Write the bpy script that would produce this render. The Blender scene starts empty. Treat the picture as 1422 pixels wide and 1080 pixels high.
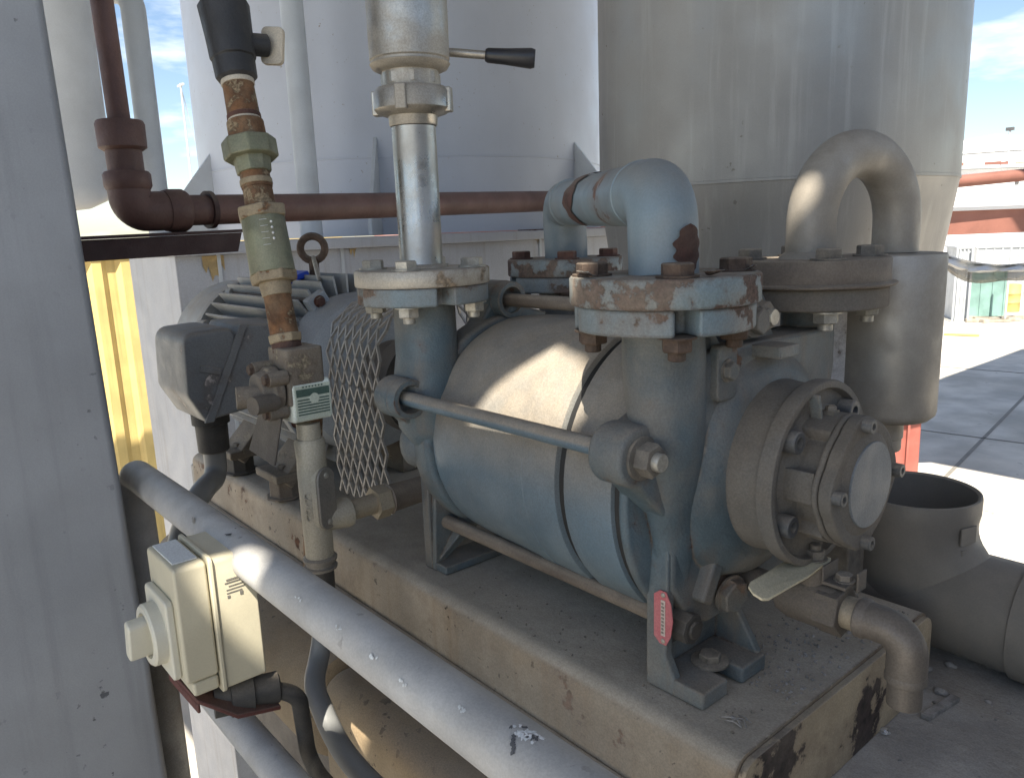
import bpy, bmesh, math, random
from mathutils import Vector, Matrix, Quaternion
random.seed(7)
R_ = math.radians
SC = bpy.context.scene
COL = SC.collection

# ------------------------------------------------------------------ camera
FPX, CX, CY = 1073.0, 711.0, 540.0          # focal length and centre in photo pixels (1422 x 1080)
def _ray(px, py): return Vector((px-CX, CY-py, -FPX))
_v1 = _ray(-220, 320+0.037*931).normalized()             # vanishing point of the pump axis
_h2 = _ray(2000, 320-0.037*1289)                         # second point of the horizon
UP_ = _v1.cross(_h2).normalized()
if UP_.y < 0: UP_ = -UP_
XA_ = -_v1; XA_ = (XA_-UP_*XA_.dot(UP_)).normalized(); YA_ = UP_.cross(XA_)
RM = Matrix((XA_, YA_, UP_))                              # camera -> world
CAM = Vector((0, 0, 1.5))
cam_d = bpy.data.cameras.new('camera'); cam_o = bpy.data.objects.new('camera', cam_d); COL.objects.link(cam_o)
cam_d.sensor_fit = 'HORIZONTAL'; cam_d.sensor_width = 36; cam_d.lens = 36*FPX/1422
cam_d.clip_start = 0.02; cam_d.clip_end = 3000
cam_o.matrix_world = Matrix.Translation(CAM) @ RM.to_4x4()
SC.camera = cam_o
def _at(px, py, ax, v):
    d = RM @ _ray(px, py); return CAM + d*((v-CAM[ax])/d[ax])
def Px(px, py, x): return _at(px, py, 0, x)
def Py(px, py, y): return _at(px, py, 1, y)
def Pz(px, py, z): return _at(px, py, 2, z)
def Pd(px, py, dep): return CAM + (RM @ _ray(px, py))*(dep/FPX)

# ------------------------------------------------------------------ sky, sun, exposure
SUN = Vector((0.35, -0.45, 0.82)).normalized()            # towards the sun
W = bpy.data.worlds.new('World'); SC.world = W; W.use_nodes = True
nt = W.node_tree; nt.nodes.clear()
sky = nt.nodes.new('ShaderNodeTexSky'); sky.sky_type = 'NISHITA'; sky.sun_disc = False
sky.sun_elevation = math.asin(SUN.z); sky.sun_rotation = math.atan2(SUN.x, SUN.y)
sky.air_density = 1.0; sky.dust_density = 0.5; sky.ozone_density = 1.0
tc = nt.nodes.new('ShaderNodeTexCoord')
mp = nt.nodes.new('ShaderNodeMapping'); mp.inputs['Scale'].default_value = (1.6, 1.6, 6.0)
nz = nt.nodes.new('ShaderNodeTexNoise'); nz.inputs['Scale'].default_value = 2.2; nz.inputs['Detail'].default_value = 7; nz.inputs['Roughness'].default_value = .55
cr = nt.nodes.new('ShaderNodeValToRGB'); cr.color_ramp.elements[0].position = .53; cr.color_ramp.elements[1].position = .75
mx = nt.nodes.new('ShaderNodeMix'); mx.data_type = 'RGBA'; mx.inputs['B'].default_value = (9.5, 9.6, 9.8, 1)
bg = nt.nodes.new('ShaderNodeBackground'); bg.inputs['Strength'].default_value = 0.072
ow = nt.nodes.new('ShaderNodeOutputWorld')
L_ = nt.links.new
L_(tc.outputs['Generated'], mp.inputs['Vector']); L_(mp.outputs['Vector'], nz.inputs['Vector']); L_(nz.outputs['Fac'], cr.inputs['Fac'])
L_(cr.outputs['Color'], mx.inputs['Factor']); L_(sky.outputs['Color'], mx.inputs['A']); L_(mx.outputs['Result'], bg.inputs['Color']); L_(bg.outputs['Background'], ow.inputs['Surface'])
sd = bpy.data.lights.new('sun', 'SUN'); so = bpy.data.objects.new('sun', sd); COL.objects.link(so)
sd.energy = 4.6; sd.angle = R_(0.35); sd.color = (1.0, .93, .80)
so.rotation_euler = SUN.to_track_quat('Z', 'Y').to_euler(); so.location = (3, -4, 8)
SC.view_settings.view_transform = 'Standard'; SC.view_settings.look = 'None'
SC.view_settings.exposure = 1.36; SC.view_settings.gamma = 1.0

# ------------------------------------------------------------------ materials
MATS = {}
DUST = (.31, .262, .205)
def mat(name, col, rough=.5, metal=0., dust=0., rust=0., rustcol=(.10, .042, .022), rscale=14., var=.12, bump=.15, bscale=260., vscale=9.,
        dustcol=DUST, film=.0, streak=0., streakcol=(.20, .115, .05), edgecol=(.07, .042, .032), spec=.5, spots=0., spotcol=(.03, .018, .012), lo=.10, hi=.80, dn=.45, grain=.13, edge=0., alpha=None):
    m = bpy.data.materials.new(name); m.use_nodes = True; n = m.node_tree; N = n.nodes; K = n.links.new
    b = N['Principled BSDF']
    b.inputs['Metallic'].default_value = metal; b.inputs['Specular IOR Level'].default_value = spec
    geo = N.new('ShaderNodeNewGeometry'); pos = geo.outputs['Position']
    def noise(s, d=4., r=.55, v=None):
        t = N.new('ShaderNodeTexNoise'); t.inputs['Scale'].default_value = s; t.inputs['Detail'].default_value = d; t.inputs['Roughness'].default_value = r
        K(v or pos, t.inputs['Vector']); return t.outputs['Fac']
    def mrange(v, a, c, x=0., y=1.):
        t = N.new('ShaderNodeMapRange'); t.inputs[1].default_value = a; t.inputs[2].default_value = c; t.inputs[3].default_value = x; t.inputs[4].default_value = y
        t.interpolation_type = 'SMOOTHSTEP'; K(v, t.inputs[0]); return t.outputs[0]
    def op(o, a, c):
        t = N.new('ShaderNodeMath'); t.operation = o; t.use_clamp = (o != 'SUBTRACT')
        for i, v in enumerate((a, c)):
            if isinstance(v, (int, float)): t.inputs[i].default_value = v
            else: K(v, t.inputs[i])
        return t.outputs[0]
    def mixc(f, a, c):
        t = N.new('ShaderNodeMix'); t.data_type = 'RGBA'
        if isinstance(f, (int, float)): t.inputs['Factor'].default_value = f
        else: K(f, t.inputs['Factor'])
        for k, v in (('A', a), ('B', c)):
            if isinstance(v, tuple): t.inputs[k].default_value = (*v[:3], 1)
            else: K(v, t.inputs[k])
        return t.outputs['Result']
    c0 = tuple(x*(1-var) for x in col); c1 = tuple(min(1, x*(1+var)) for x in col)
    colour = mixc(mrange(noise(vscale, 6), .32, .68), c0, c1)
    eg = None
    if edge > 0:
        bv = N.new('ShaderNodeBevel'); bv.samples = 4; bv.inputs['Radius'].default_value = .007
        dt = N.new('ShaderNodeVectorMath'); dt.operation = 'DOT_PRODUCT'; K(bv.outputs['Normal'], dt.inputs[0]); K(geo.outputs['Normal'], dt.inputs[1]); eg = mrange(dt.outputs['Value'], .995, .80)
    if streak > 0:
        mpn = N.new('ShaderNodeMapping'); mpn.inputs['Scale'].default_value = (30, 30, 1.6); K(pos, mpn.inputs['Vector'])
        f = op('MULTIPLY', mrange(noise(1., 5, .6, mpn.outputs['Vector']), .50, .74), streak)
        colour = mixc(f, colour, streakcol)
    masks = []
    if spots > 0:
        f = mrange(noise(rscale*6, 3, .5), .70-.12*spots, .74-.12*spots)
        f = op('MULTIPLY', f, mrange(noise(rscale*.8, 2), .42, .62))
        colour = mixc(f, colour, spotcol); masks.append(f)
    if rust > 0:
        n1 = noise(rscale, 9, .62)
        if eg is not None:
            ta = N.new('ShaderNodeMath'); ta.operation = 'MULTIPLY_ADD'; K(eg, ta.inputs[0]); ta.inputs[1].default_value = .09; K(n1, ta.inputs[2]); n1 = ta.outputs[0]
        f = mrange(n1, .655-.30*rust, .695-.30*rust)
        colour = mixc(op('MULTIPLY', mrange(n1, .56-.30*rust, .67-.30*rust), .55), colour, tuple(c*.45+x*.5 for c, x in zip(col, (.12, .07, .045))))
        rc = mixc(mrange(noise(rscale*7, 5), .35, .65), tuple(x*.55 for x in rustcol), tuple(x*1.5 for x in rustcol))
        colour = mixc(f, colour, rc); masks.append(f)
    rv = mrange(noise(vscale*3, 4), .3, .7, max(.04, rough-.08), min(1, rough+.08))
    dm = None
    if dust > 0 or film > 0:
        sx = N.new('ShaderNodeSeparateXYZ'); K(geo.outputs['Normal'], sx.inputs[0])
        upz = mrange(sx.outputs['Z'], lo, hi)
        nn = mrange(noise(vscale*2.2, 8, .65), .25, .70, dn, 1.)
        dm = op('MULTIPLY', op('MULTIPLY', upz, nn), dust)
        if film > 0: dm = op('MAXIMUM', dm, op('MULTIPLY', mrange(noise(vscale*.9, 7, .6), .35, .65, max(0., (film-.5)*1.7)), film))
        dc = mixc(mrange(noise(vscale*1.7, 9, .7), .3, .7), tuple(x*.84 for x in dustcol), tuple(min(1, x*1.13) for x in dustcol))
        colour = mixc(dm, colour, dc)
    if edge > 0:      # paint knocked off along edges and corners
        ec = mixc(mrange(noise(60, 4), .35, .65), tuple(x*.6 for x in edgecol), tuple(x*1.4 for x in edgecol))
        fe = mrange(op('MULTIPLY', eg, mrange(noise(55, 6, .65), .30, .70)), .22, .36); colour = mixc(op('MULTIPLY', fe, edge), colour, ec)
    if grain > 0:
        gm = N.new('ShaderNodeMix'); gm.data_type = 'RGBA'; gm.blend_type = 'MULTIPLY'; gm.inputs['Factor'].default_value = 1.
        gv = mrange(noise(430, 3, .7), .33, .67, 1-grain, 1+grain*.8); cv_ = N.new('ShaderNodeCombineColor')
        for k_ in range(3): K(gv, cv_.inputs[k_])
        gm.clamp_result = False; K(colour, gm.inputs['A']); K(cv_.outputs[0], gm.inputs['B']); colour = gm.outputs['Result']
    K(colour, b.inputs['Base Color'])
    tot = None
    for f in masks + ([dm] if dm is not None else []): tot = f if tot is None else op('MAXIMUM', tot, f)
    if tot is not None:
        t = N.new('ShaderNodeMix'); t.data_type = 'FLOAT'; K(tot, t.inputs['Factor']); K(rv, t.inputs['A']); t.inputs['B'].default_value = .92; K(t.outputs['Result'], b.inputs['Roughness'])
        if metal > 0:
            t = N.new('ShaderNodeMix'); t.data_type = 'FLOAT'; K(tot, t.inputs['Factor']); t.inputs['A'].default_value = metal; t.inputs['B'].default_value = 0.; K(t.outputs['Result'], b.inputs['Metallic'])
    else: K(rv, b.inputs['Roughness'])
    if bump > 0:
        h = noise(bscale, 4, .6); ha = N.new('ShaderNodeMath'); ha.operation = 'MULTIPLY_ADD'; K(noise(bscale*.22, 5, .6), ha.inputs[0]); ha.inputs[1].default_value = 1.6; K(h, ha.inputs[2]); h = ha.outputs[0]
        if masks:
            s = masks[-1]; s2 = op('MULTIPLY', s, -1.) if False else None
            t = N.new('ShaderNodeMath'); t.operation = 'MULTIPLY_ADD'; K(s, t.inputs[0]); t.inputs[1].default_value = -1.2; K(h, t.inputs[2]); h = t.outputs[0]
        bp = N.new('ShaderNodeBump'); bp.inputs['Strength'].default_value = bump; bp.inputs['Distance'].default_value = .0022; K(h, bp.inputs['Height']); K(bp.outputs['Normal'], b.inputs['Normal'])
    MATS[name] = m; return m

mat('pump_blue', (.080, .116, .136), .46, 0, dust=.92, film=.52, bump=.38, bscale=300, var=.25, rust=.05, rscale=18, streak=.30, dustcol=(.25, .21, .165), edge=.7, edgecol=(.20, .165, .13))
mat('casing_blue', (.118, .172, .212), .38, 0, dust=.95, film=.14, bump=.22, bscale=260, var=.14, lo=-.22, hi=.36, dn=.75)
mat('pump_dusty', (.08, .115, .14), .5, 0, dust=.97, film=.96, bump=.35, bscale=300, var=.16, lo=-.2, hi=.6, dn=.7, dustcol=(.165, .139, .110))
mat('pale_blue', (.178, .235, .27), .40, 0, grain=.06, dust=.50, film=.26, bump=.06, var=.08, rust=.05, rscale=7, rustcol=(.15, .085, .068))
mat('peeling_blue', (.15, .21, .235), .5, 0, dust=.85, film=.55, bump=.5, bscale=160, rust=.60, rscale=27, rustcol=(.070, .037, .030), edge=.9)
mat('worn_flange_blue', (.15, .205, .235), .5, 0, dust=.4, film=.35, bump=.25, rust=.14, rscale=16, rustcol=(.08, .045, .034), streak=.3, edge=.8)
mat('pale_blue_disc', (.150, .168, .185), .5, 0, film=.15, bump=.15, bscale=400, var=.06)
mat('dark_rust', (.085, .036, .026), .8, 0, dust=.5, film=.1, bump=.6, bscale=150, var=.35, vscale=30)
mat('orange_rust', (.165, .080, .036), .85, 0, dust=.25, film=.35, dustcol=(.27, .20, .125), bump=.6, bscale=170, var=.5, vscale=38, rust=.40, rscale=40, rustcol=(.24, .18, .11))
mat('bolt_rust', (.078, .050, .036), .75, .15, dust=.45, film=.1, bump=.5, bscale=260, var=.3, vscale=60)
mat('bolt_zinc', (.42, .40, .35), .45, .55, dust=.5, film=.18, bump=.2, bscale=260, var=.2, vscale=60)
mat('bolt_dusty', (.16, .145, .125), .6, .3, dust=.9, film=.3, bump=.2, var=.2, vscale=50)
mat('cap_screw', (.11, .115, .12), .5, .4, dust=.75, film=.2, bump=.1)
mat('stainless_pipe', (.50, .475, .43), .20, .95, dust=.45, film=.30, dustcol=(.27, .23, .175), grain=.05, bump=.04, bscale=120, vscale=13)
mat('stainless_valve', (.44, .41, .36), .32, .85, dust=.5, film=.42, dustcol=(.27, .232, .18), bump=.12, bscale=200, vscale=14)
mat('stainless_dull', (.40, .37, .325), .42, .45, dust=.80, film=.60, dustcol=(.235, .202, .160), grain=.05, bump=.10, bscale=180, vscale=11)
mat('flange_aluminium', (.44, .41, .355), .5, .35, edge=.5, edgecol=(.2, .16, .12), dust=.5, film=.2, bump=.4, bscale=120, rust=.25, rscale=26, rustcol=(.22, .17, .12))
mat('brown_flange', (.13, .105, .085), .65, .1, dust=.9, film=.45, bump=.3)
mat('tank_stainless', (.315, .30, .278), .40, .55, film=.12, dustcol=(.42, .38, .32), grain=.05, bump=.12, bscale=40, vscale=2, var=.10, streak=.55, streakcol=(.42, .40, .37), spots=.10, rscale=7, spotcol=(.2, .18, .15))
mat('tank_white', (.50, .53, .60), .42, 0, grain=.03, var=.04, bump=.10, bscale=14, streak=.10, streakcol=(.45, .46, .48), vscale=2.5, spots=.10, rscale=12, spotcol=(.3, .27, .24))
mat('plinth_white', (.44, .45, .48), .5, 0, var=.05, bump=.05, vscale=4, streak=.20, film=.08)
mat('rust_stain', (.50, .36, .17), .7, 0, var=.25, vscale=20, bump=.2, streak=.6)
mat('grey_column', (.335, .348, .37), .40, 0, grain=.05, var=.10, vscale=4, bump=.30, bscale=26, streak=.35, streakcol=(.19, .20, .215), film=.18, dustcol=(.25, .25, .25), spots=.22, rscale=9, spotcol=(.09, .095, .11))
mat('pale_steel', (.52, .55, .58), .45, 0, var=.06, vscale=6, grain=.05, bump=.06, film=.08)
mat('brown_pipe', (.125, .066, .055), .55, 0, grain=.08, dust=.35, film=.12, bump=.3, bscale=200, var=.2, vscale=12, dustcol=(.20, .145, .12))
mat('brown_steel', (.050, .022, .020), .6, 0, dust=.4, bump=.3, var=.2)
mat('rail_galvanised', (.45, .445, .435), .48, .1, grain=.07, film=.35, dust=.2, dustcol=(.42, .39, .35), bump=.18, bscale=140, vscale=16, var=.13, spots=.14, rscale=10, spotcol=(.07, .06, .055))
mat('post_galvanised', (.33, .325, .31), .55, .25, film=.35, dust=.3, bump=.3, bscale=160, vscale=16, var=.2)
mat('skid_tan', (.315, .252, .182), .62, 0, dust=.98, film=.34, bump=.35, bscale=170, var=.24, vscale=7, spots=.50, rscale=12, streak=.45, lo=.25, hi=.7, dn=.8, rust=.10, dustcol=(.41, .362, .296), edge=.5, edgecol=(.10, .062, .04))
mat('skid_end', (.42, .34, .23), .62, 0, dust=.9, film=.30, bump=.3, bscale=170, var=.2, vscale=7, rust=.36, rscale=11, rustcol=(.040, .028, .024), lo=.4, hi=.8, streak=.15)
mat('beam_tan', (.33, .245, .150), .6, 0, dust=.7, film=.25, bump=.25, var=.2, vscale=6, spots=.6, rscale=9, streak=.3)
mat('concrete_slab', (.36, .335, .305), .9, 0, film=.35, bump=.9, bscale=90, var=.18, vscale=11)
mat('motor_grey', (.31, .32, .32), .5, 0, dust=.75, film=.10, bump=.2, var=.15)
mat('motor_bell', (.26, .29, .32), .45, 0, dust=.4, film=.15, bump=.25, bscale=300)
mat('jbox_grey', (.17, .178, .185), .48, 0, dust=.7, film=.12, bump=.25, bscale=300, rust=.10, rscale=13, rustcol=(.42, .38, .36))
mat('motor_blue_plate', (.01, .05, .42), .5, 0, bump=0)
mat('cast_dirty', (.15, .13, .105), .7, .1, dust=.7, film=.3, bump=.5, bscale=240, rust=.3, rscale=28, rustcol=(.20, .17, .12))
mat('brass_dirty', (.34, .27, .17), .6, .25, dust=.3, film=.3, bump=.4, bscale=200, rust=.2, rscale=40, rustcol=(.20, .09, .03))
mat('green_bronze', (.20, .205, .13), .5, .25, dust=.4, film=.25, bump=.2, var=.25, vscale=22)
mat('black_valve', (.030, .031, .034), .55, 0, dust=.35, film=.05, bump=.4, bscale=180)
mat('ivory', (.56, .50, .40), .55, 0, dust=.2, film=.1, bump=.2)
mat('conduit_cast', (.46, .42, .33), .55, .2, dust=.4, film=.30, dustcol=(.36, .31, .24), bump=.3, bscale=260)
mat('conduit_cover', (.25, .235, .21), .5, .4, dust=.3, film=.4, bump=.3, bscale=260)
mat('brass_nipple', (.33, .28, .20), .5, .4, dust=.6, film=.3, bump=.25)
mat('switch_green', (.70, .76, .70), .45, 0, film=.08, bump=.05)
mat('label_dark', (.055, .10, .085), .5, 0, film=.12, bump=0)
mat('label_pale', (.50, .55, .47), .5, 0, film=.2, bump=0)
mat('cream_plastic', (.56, .515, .385), .42, 0, grain=.03, film=.10, dust=.25, bump=.06, var=.06, dustcol=(.45, .38, .26))
mat('cream_light', (.66, .63, .52), .4, 0, grain=.02, film=.08, bump=.04, var=.04)
mat('cover_label', (.64, .66, .66), .4, 0, film=.10, bump=0)
mat('ink_black', (.02, .02, .02), .5, 0, bump=0)
mat('conduit_grey', (.20, .205, .205), .40, 0, grain=.03, film=.12, bump=.08, var=.08)
mat('rubber_black', (.035, .034, .033), .6, 0, dust=.4, film=.15, bump=.2)
mat('maroon_steel', (.095, .030, .024), .6, 0, dust=.3, bump=.3, var=.25)
mat('lever_yellow', (.60, .53, .36), .5, .1, film=.30, dust=.35, bump=.15, var=.15, dustcol=(.38, .33, .26))
mat('valve_dusty', (.12, .105, .09), .6, .25, dust=.9, film=.5, bump=.3, dustcol=(.175, .148, .118))
mat('elbow_stainless', (.20, .175, .15), .38, .5, dust=.8, film=.42, bump=.15, dustcol=(.15, .127, .103))
mat('pvc_grey', (.19, .176, .157), .45, 0, dust=.6, film=.40, dustcol=(.285, .25, .205), grain=.05, bump=.08, bscale=300, var=.08)
mat('peeled_board', (.74, .70, .67), .8, 0, film=.2, bump=.6, bscale=120, rust=.30, rscale=30, rustcol=(.20, .17, .15))
mat('mesh_steel', (.38, .37, .355), .45, .5, film=.35, bump=.1)
mat('vessel_white', (.72, .74, .76), .45, 0, var=.06, vscale=6, grain=.05, bump=.06, film=.08)
mat('black_knob', (.018, .02, .026), .35, 0, film=.05, bump=.05)
mat('tag_red', (.50, .13, .15), .5, .2, film=.30, dustcol=(.60, .42, .40), bump=.1)
mat('tag_white', (.62, .53, .48), .5, .1, film=.2, bump=.1)
mat('yard_concrete', (.50, .465, .41), .9, 0, var=.25, vscale=.9, spots=.3, rscale=1.2, spotcol=(.3, .27, .23), film=.25, dustcol=(.56, .50, .40), bump=.4, bscale=30)
mat('container_yellow', (.66, .50, .20), .5, 0, var=.10, vscale=3, streak=.25, bump=.1)
mat('red_steel', (.24, .10, .075), .6, 0, var=.15, vscale=3, bump=.1)
mat('red_paint', (.36, .11, .085), .6, 0, var=.15, vscale=3, bump=.1)
mat('far_white', (.78, .78, .78), .6, 0, var=.04, vscale=.5, bump=0)
mat('far_grey', (.42, .44, .46), .6, 0, var=.1, vscale=2, bump=0)
mat('far_green', (.20, .33, .30), .6, 0, var=.15, vscale=2, bump=0)
mat('far_yellow', (.55, .42, .14), .6, 0, var=.1, vscale=3, bump=0)
mat('far_dark', (.10, .10, .105), .6, 0, var=.2, vscale=2, bump=0)
mat('net_tan', (.36, .32, .26), .9, 0, var=.2, vscale=4, bump=0)
mat('cloth_white', (.74, .73, .70), .9, 0, var=.06, vscale=3, bump=0)
mat('yard_joint', (.22, .205, .18), .9, 0, bump=0)
mat('light_blocker_grey', (.22, .22, .22), .7, 0, bump=.1)
mat('bounce_blocker_dark', (.07, .07, .07), .6, 0, var=.2, bump=.2)
mat('shade_deck_grey', (.15, .15, .15), .7, 0, var=.1, bump=.1)
mat('pebble', (.28, .26, .24), .85, 0, var=.3, vscale=60, bump=.3)
mat('foil', (.6, .6, .6), .3, .8, var=.2, vscale=60, bump=.2)
# gauze: thin cloth that half shows what is behind it
def gauze(name, col, a):
    m = mat(name, col, .9, 0, var=.1, vscale=5, bump=0); n = m.node_tree; b = n.nodes['Principled BSDF']; b.inputs['Alpha'].default_value = a; return m
gauze('net_gauze', (.34, .30, .24), .62)

# ------------------------------------------------------------------ mesh helpers
def basis(d, ref=None):
    d = Vector(d).normalized(); ref = Vector(ref) if ref else (Vector((0, 0, 1)) if abs(d.z) < .95 else Vector((1, 0, 0)))
    u = ref.cross(d).normalized(); v = d.cross(u); return u, v, d
class MB:
    def __init__(s): s.bm = bmesh.new()
    def loops(s, rings, cap0=True, cap1=True, closed=True):
        vs = [[s.bm.verts.new(p) for p in r] for r in rings]
        for a, b in zip(vs, vs[1:]):
            n = len(a)
            for i in range(n if closed else n-1):
                j = (i+1) % n
                try: s.bm.faces.new((a[i], a[j], b[j], b[i]))
                except ValueError: pass
        if cap0: s.bm.faces.new(list(reversed(vs[0])))
        if cap1: s.bm.faces.new(vs[-1])
        return s
    def lathe(s, o, d, prof, seg=40, a0=0., cap=True, ref=None):
        o = Vector(o); u, v, d = basis(d, ref); rings = []
        for t, r in prof:
            rings.append([o+d*t+(u*math.cos(a0+2*math.pi*i/seg)+v*math.sin(a0+2*math.pi*i/seg))*max(r, 1e-5) for i in range(seg)])
        return s.loops(rings, cap, cap)
    def cyl(s, p0, p1, r0, r1=None, seg=28, a0=0.):
        p0 = Vector(p0); p1 = Vector(p1); return s.lathe(p0, p1-p0, [(0, r0), ((p1-p0).length, r0 if r1 is None else r1)], seg, a0)
    def ring(s, o, d, prof, seg=40):
        """closed profile loop revolved (hollow bodies)"""
        o = Vector(o); u, v, d = basis(d); rings = []
        for t, r in list(prof)+[prof[0]]:
            rings.append([o+d*t+(u*math.cos(2*math.pi*i/seg)+v*math.sin(2*math.pi*i/seg))*r for i in range(seg)])
        vs = [[s.bm.verts.new(p) for p in r] for r in rings[:-1]]; vs.append(vs[0])
        for a, b in zip(vs, vs[1:]):
            for i in range(seg):
                j = (i+1) % seg; s.bm.faces.new((a[i], a[j], b[j], b[i]))
        return s
    def box(s, c, size, rot=None, taper=None):
        c = Vector(c); hx, hy, hz = [k/2 for k in size]; M = rot.to_matrix() if rot is not None and hasattr(rot, 'to_matrix') else (rot or Matrix.Identity(3)); t = taper or 1.
        P = [(-hx, -hy, -hz), (hx, -hy, -hz), (hx, hy, -hz), (-hx, hy, -hz), (-hx*t, -hy*t, hz), (hx*t, -hy*t, hz), (hx*t, hy*t, hz), (-hx*t, hy*t, hz)]
        v = [s.bm.verts.new(c+M @ Vector(p)) for p in P]
        for f in ((3, 2, 1, 0), (4, 5, 6, 7), (0, 1, 5, 4), (1, 2, 6, 5), (2, 3, 7, 6), (3, 0, 4, 7)): s.bm.faces.new([v[i] for i in f])
        return s
    def bb(s, x0, x1, y0, y1, z0, z1): return s.box(((x0+x1)/2, (y0+y1)/2, (z0+z1)/2), (x1-x0, y1-y0, z1-z0))
    def prism(s, pts, vec):
        pts = [Vector(p) for p in pts]; vec = Vector(vec); return s.loops([pts, [p+vec for p in pts]])
    def tube(s, pts, r, fil=0., seg=20, bend=8, cap=True):
        pts = [Vector(p) for p in pts]; path = [(pts[0], 0)]
        for i in range(1, len(pts)-1):
            a, b, c = pts[i-1], pts[i], pts[i+1]; d0 = (a-b); d1 = (c-b); f = min(fil, d0.length*.49, d1.length*.49)
            ang = d0.angle(d1)
            if f <= 1e-6 or ang > 3.12: path.append((b, 0)); continue
            rad = f*math.tan(ang/2)                       # true circular fillet: tangent length f, radius rad
            t0 = b+d0.normalized()*f; t1 = b+d1.normalized()*f
            cen = b+(d0.normalized()+d1.normalized()).normalized()*math.sqrt(f*f+rad*rad)
            e0 = t0-cen; e1 = t1-cen; sw = e0.angle(e1); axn = e0.cross(e1).normalized()
            for k in range(bend+1): path.append((cen+Quaternion(axn, sw*k/bend) @ e0, 0))
        path.append((pts[-1], 0)); P = [p for p, _ in path]
        Q = [P[0]]
        for p in P[1:]:
            if (p-Q[-1]).length > 1e-6: Q.append(p)
        P = Q; rr = r if callable(r) else (lambda t: r)
        u, v, d = basis(P[1]-P[0]); rings = []; n = len(P)
        for i, p in enumerate(P):
            nd = (P[min(i+1, n-1)]-P[max(i-1, 0)]).normalized()
            q = d.rotation_difference(nd); u = q @ u; v = q @ v; d = nd; R = rr(i/(n-1))
            rings.append([p+(u*math.cos(2*math.pi*k/seg)+v*math.sin(2*math.pi*k/seg))*R for k in range(seg)])
        return s.loops(rings, cap, cap)
    def hexa(s, p, d, r, h, a0=0., seg=6, ch=.12):
        return s.lathe(p, d, [(0, r), (h*(1-ch), r), (h, r*(1-ch*.9))], seg, a0)
    def ball(s, c, r, sc=(1, 1, 1), seg=16):
        M = Matrix.Translation(c) @ Matrix.Diagonal((r*sc[0], r*sc[1], r*sc[2], 1)); bmesh.ops.create_uvsphere(s.bm, u_segments=seg, v_segments=seg//2+2, radius=1, matrix=M); return s
    def rbox(s, c, size, rad, seg=4, rot=None, axis=2):
        """box with rounded vertical edges along one axis"""
        c = Vector(c); a, b = [k for k in range(3) if k != axis]; ha, hb, hc = size[a]/2, size[b]/2, size[axis]/2; M = rot or Matrix.Identity(3); P = []
        for (sa, sb, st) in ((1, 1, 0), (-1, 1, 90), (-1, -1, 180), (1, -1, 270)):
            for k in range(seg+1):
                t = R_(st+90*k/seg); P.append((sa*(ha-rad)+rad*math.cos(t), sb*(hb-rad)+rad*math.sin(t)))
        rings = []
        for z in (-hc, hc):
            ring = []
            for x, y in P:
                q = [0, 0, 0]; q[a] = x; q[b] = y; q[axis] = z; ring.append(c+M @ Vector(q))
            rings.append(ring)
        return s.loops(rings)
    def build(s, name, m, parent=None, bev=0., smooth=38, kind=None, label=None, segs=2):
        bmesh.ops.recalc_face_normals(s.bm, faces=s.bm.faces)
        me = bpy.data.meshes.new(name); s.bm.to_mesh(me); s.bm.free()
        return obj(name, me, m, parent, bev, smooth, kind, label, segs)
def wloc(o):
    v = Vector((0, 0, 0))
    while o is not None: v += o.location; o = o.parent
    return v
def obj(name, me, m, parent=None, bev=0., smooth=38, kind=None, label=None, segs=2):
    if len(me.materials) == 0: me.materials.append(MATS[m])
    if smooth:
        me.polygons.foreach_set('use_smooth', [True]*len(me.polygons)); me.set_sharp_from_angle(angle=R_(smooth))
    o = bpy.data.objects.new(name, me); COL.objects.link(o)
    if parent is not None: o.parent = parent; o.location = -wloc(parent)
    if bev > 0:
        b = o.modifiers.new('bevel', 'BEVEL'); b.width = bev; b.segments = segs; b.limit_method = 'ANGLE'; b.angle_limit = R_(40); b.harden_normals = True
    if kind: o['kind'] = kind
    if label: o['label'] = label
    return o
def tag(o, label, cat, group=None):
    o['label'] = label; o['category'] = cat
    if group: o['group'] = group
    return o
def thing(name, loc, label, cat, group=None):
    o = bpy.data.objects.new(name, None); COL.objects.link(o); o.location = loc; o.empty_display_size = .05; return tag(o, label, cat, group)
def struct(o): o['kind'] = 'structure'; return o

# shared fasteners (unit size), placed many times
FAST = {}
def _fast():
    b = MB(); b.hexa((0, 0, .12), (0, 0, 1), 1, .72, 0.); b.lathe((0, 0, 0), (0, 0, 1), [(0, 1.25), (.13, 1.25)], 20); FAST['bolt'] = b
    b = MB(); b.hexa((0, 0, .1), (0, 0, 1), 1, .85, .3); b.lathe((0, 0, 0), (0, 0, 1), [(0, 1.22), (.12, 1.22)], 20); b.lathe((0, 0, .9), (0, 0, 1), [(0, .56), (.55, .56), (.62, .48)], 16); FAST['nut'] = b
    b = MB(); b.ring((0, 0, 0), (0, 0, 1), [(0, 1), (1.25, 1), (1.35, .9), (1.35, .5), (.7, .5), (0, .3)], 20); FAST['cap_screw'] = b
    b = MB(); b.hexa((0, 0, 0), (0, 0, 1), 1, .6, .2); b.lathe((0, 0, 0), (0, 0, 1), [(0, 1.15), (.12, 1.15)], 20); FAST['plug'] = b
    b = MB(); b.lathe((0, 0, 0), (0, 0, 1), [(0, 1), (.3, .92), (.5, .6), (.56, 0)], 14); FAST['rivet'] = b
    for k, v in list(FAST.items()):
        bmesh.ops.recalc_face_normals(v.bm, faces=v.bm.faces); me = bpy.data.meshes.new(k); v.bm.to_mesh(me); v.bm.free(); FAST[k] = {'': me}
_fast()
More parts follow.
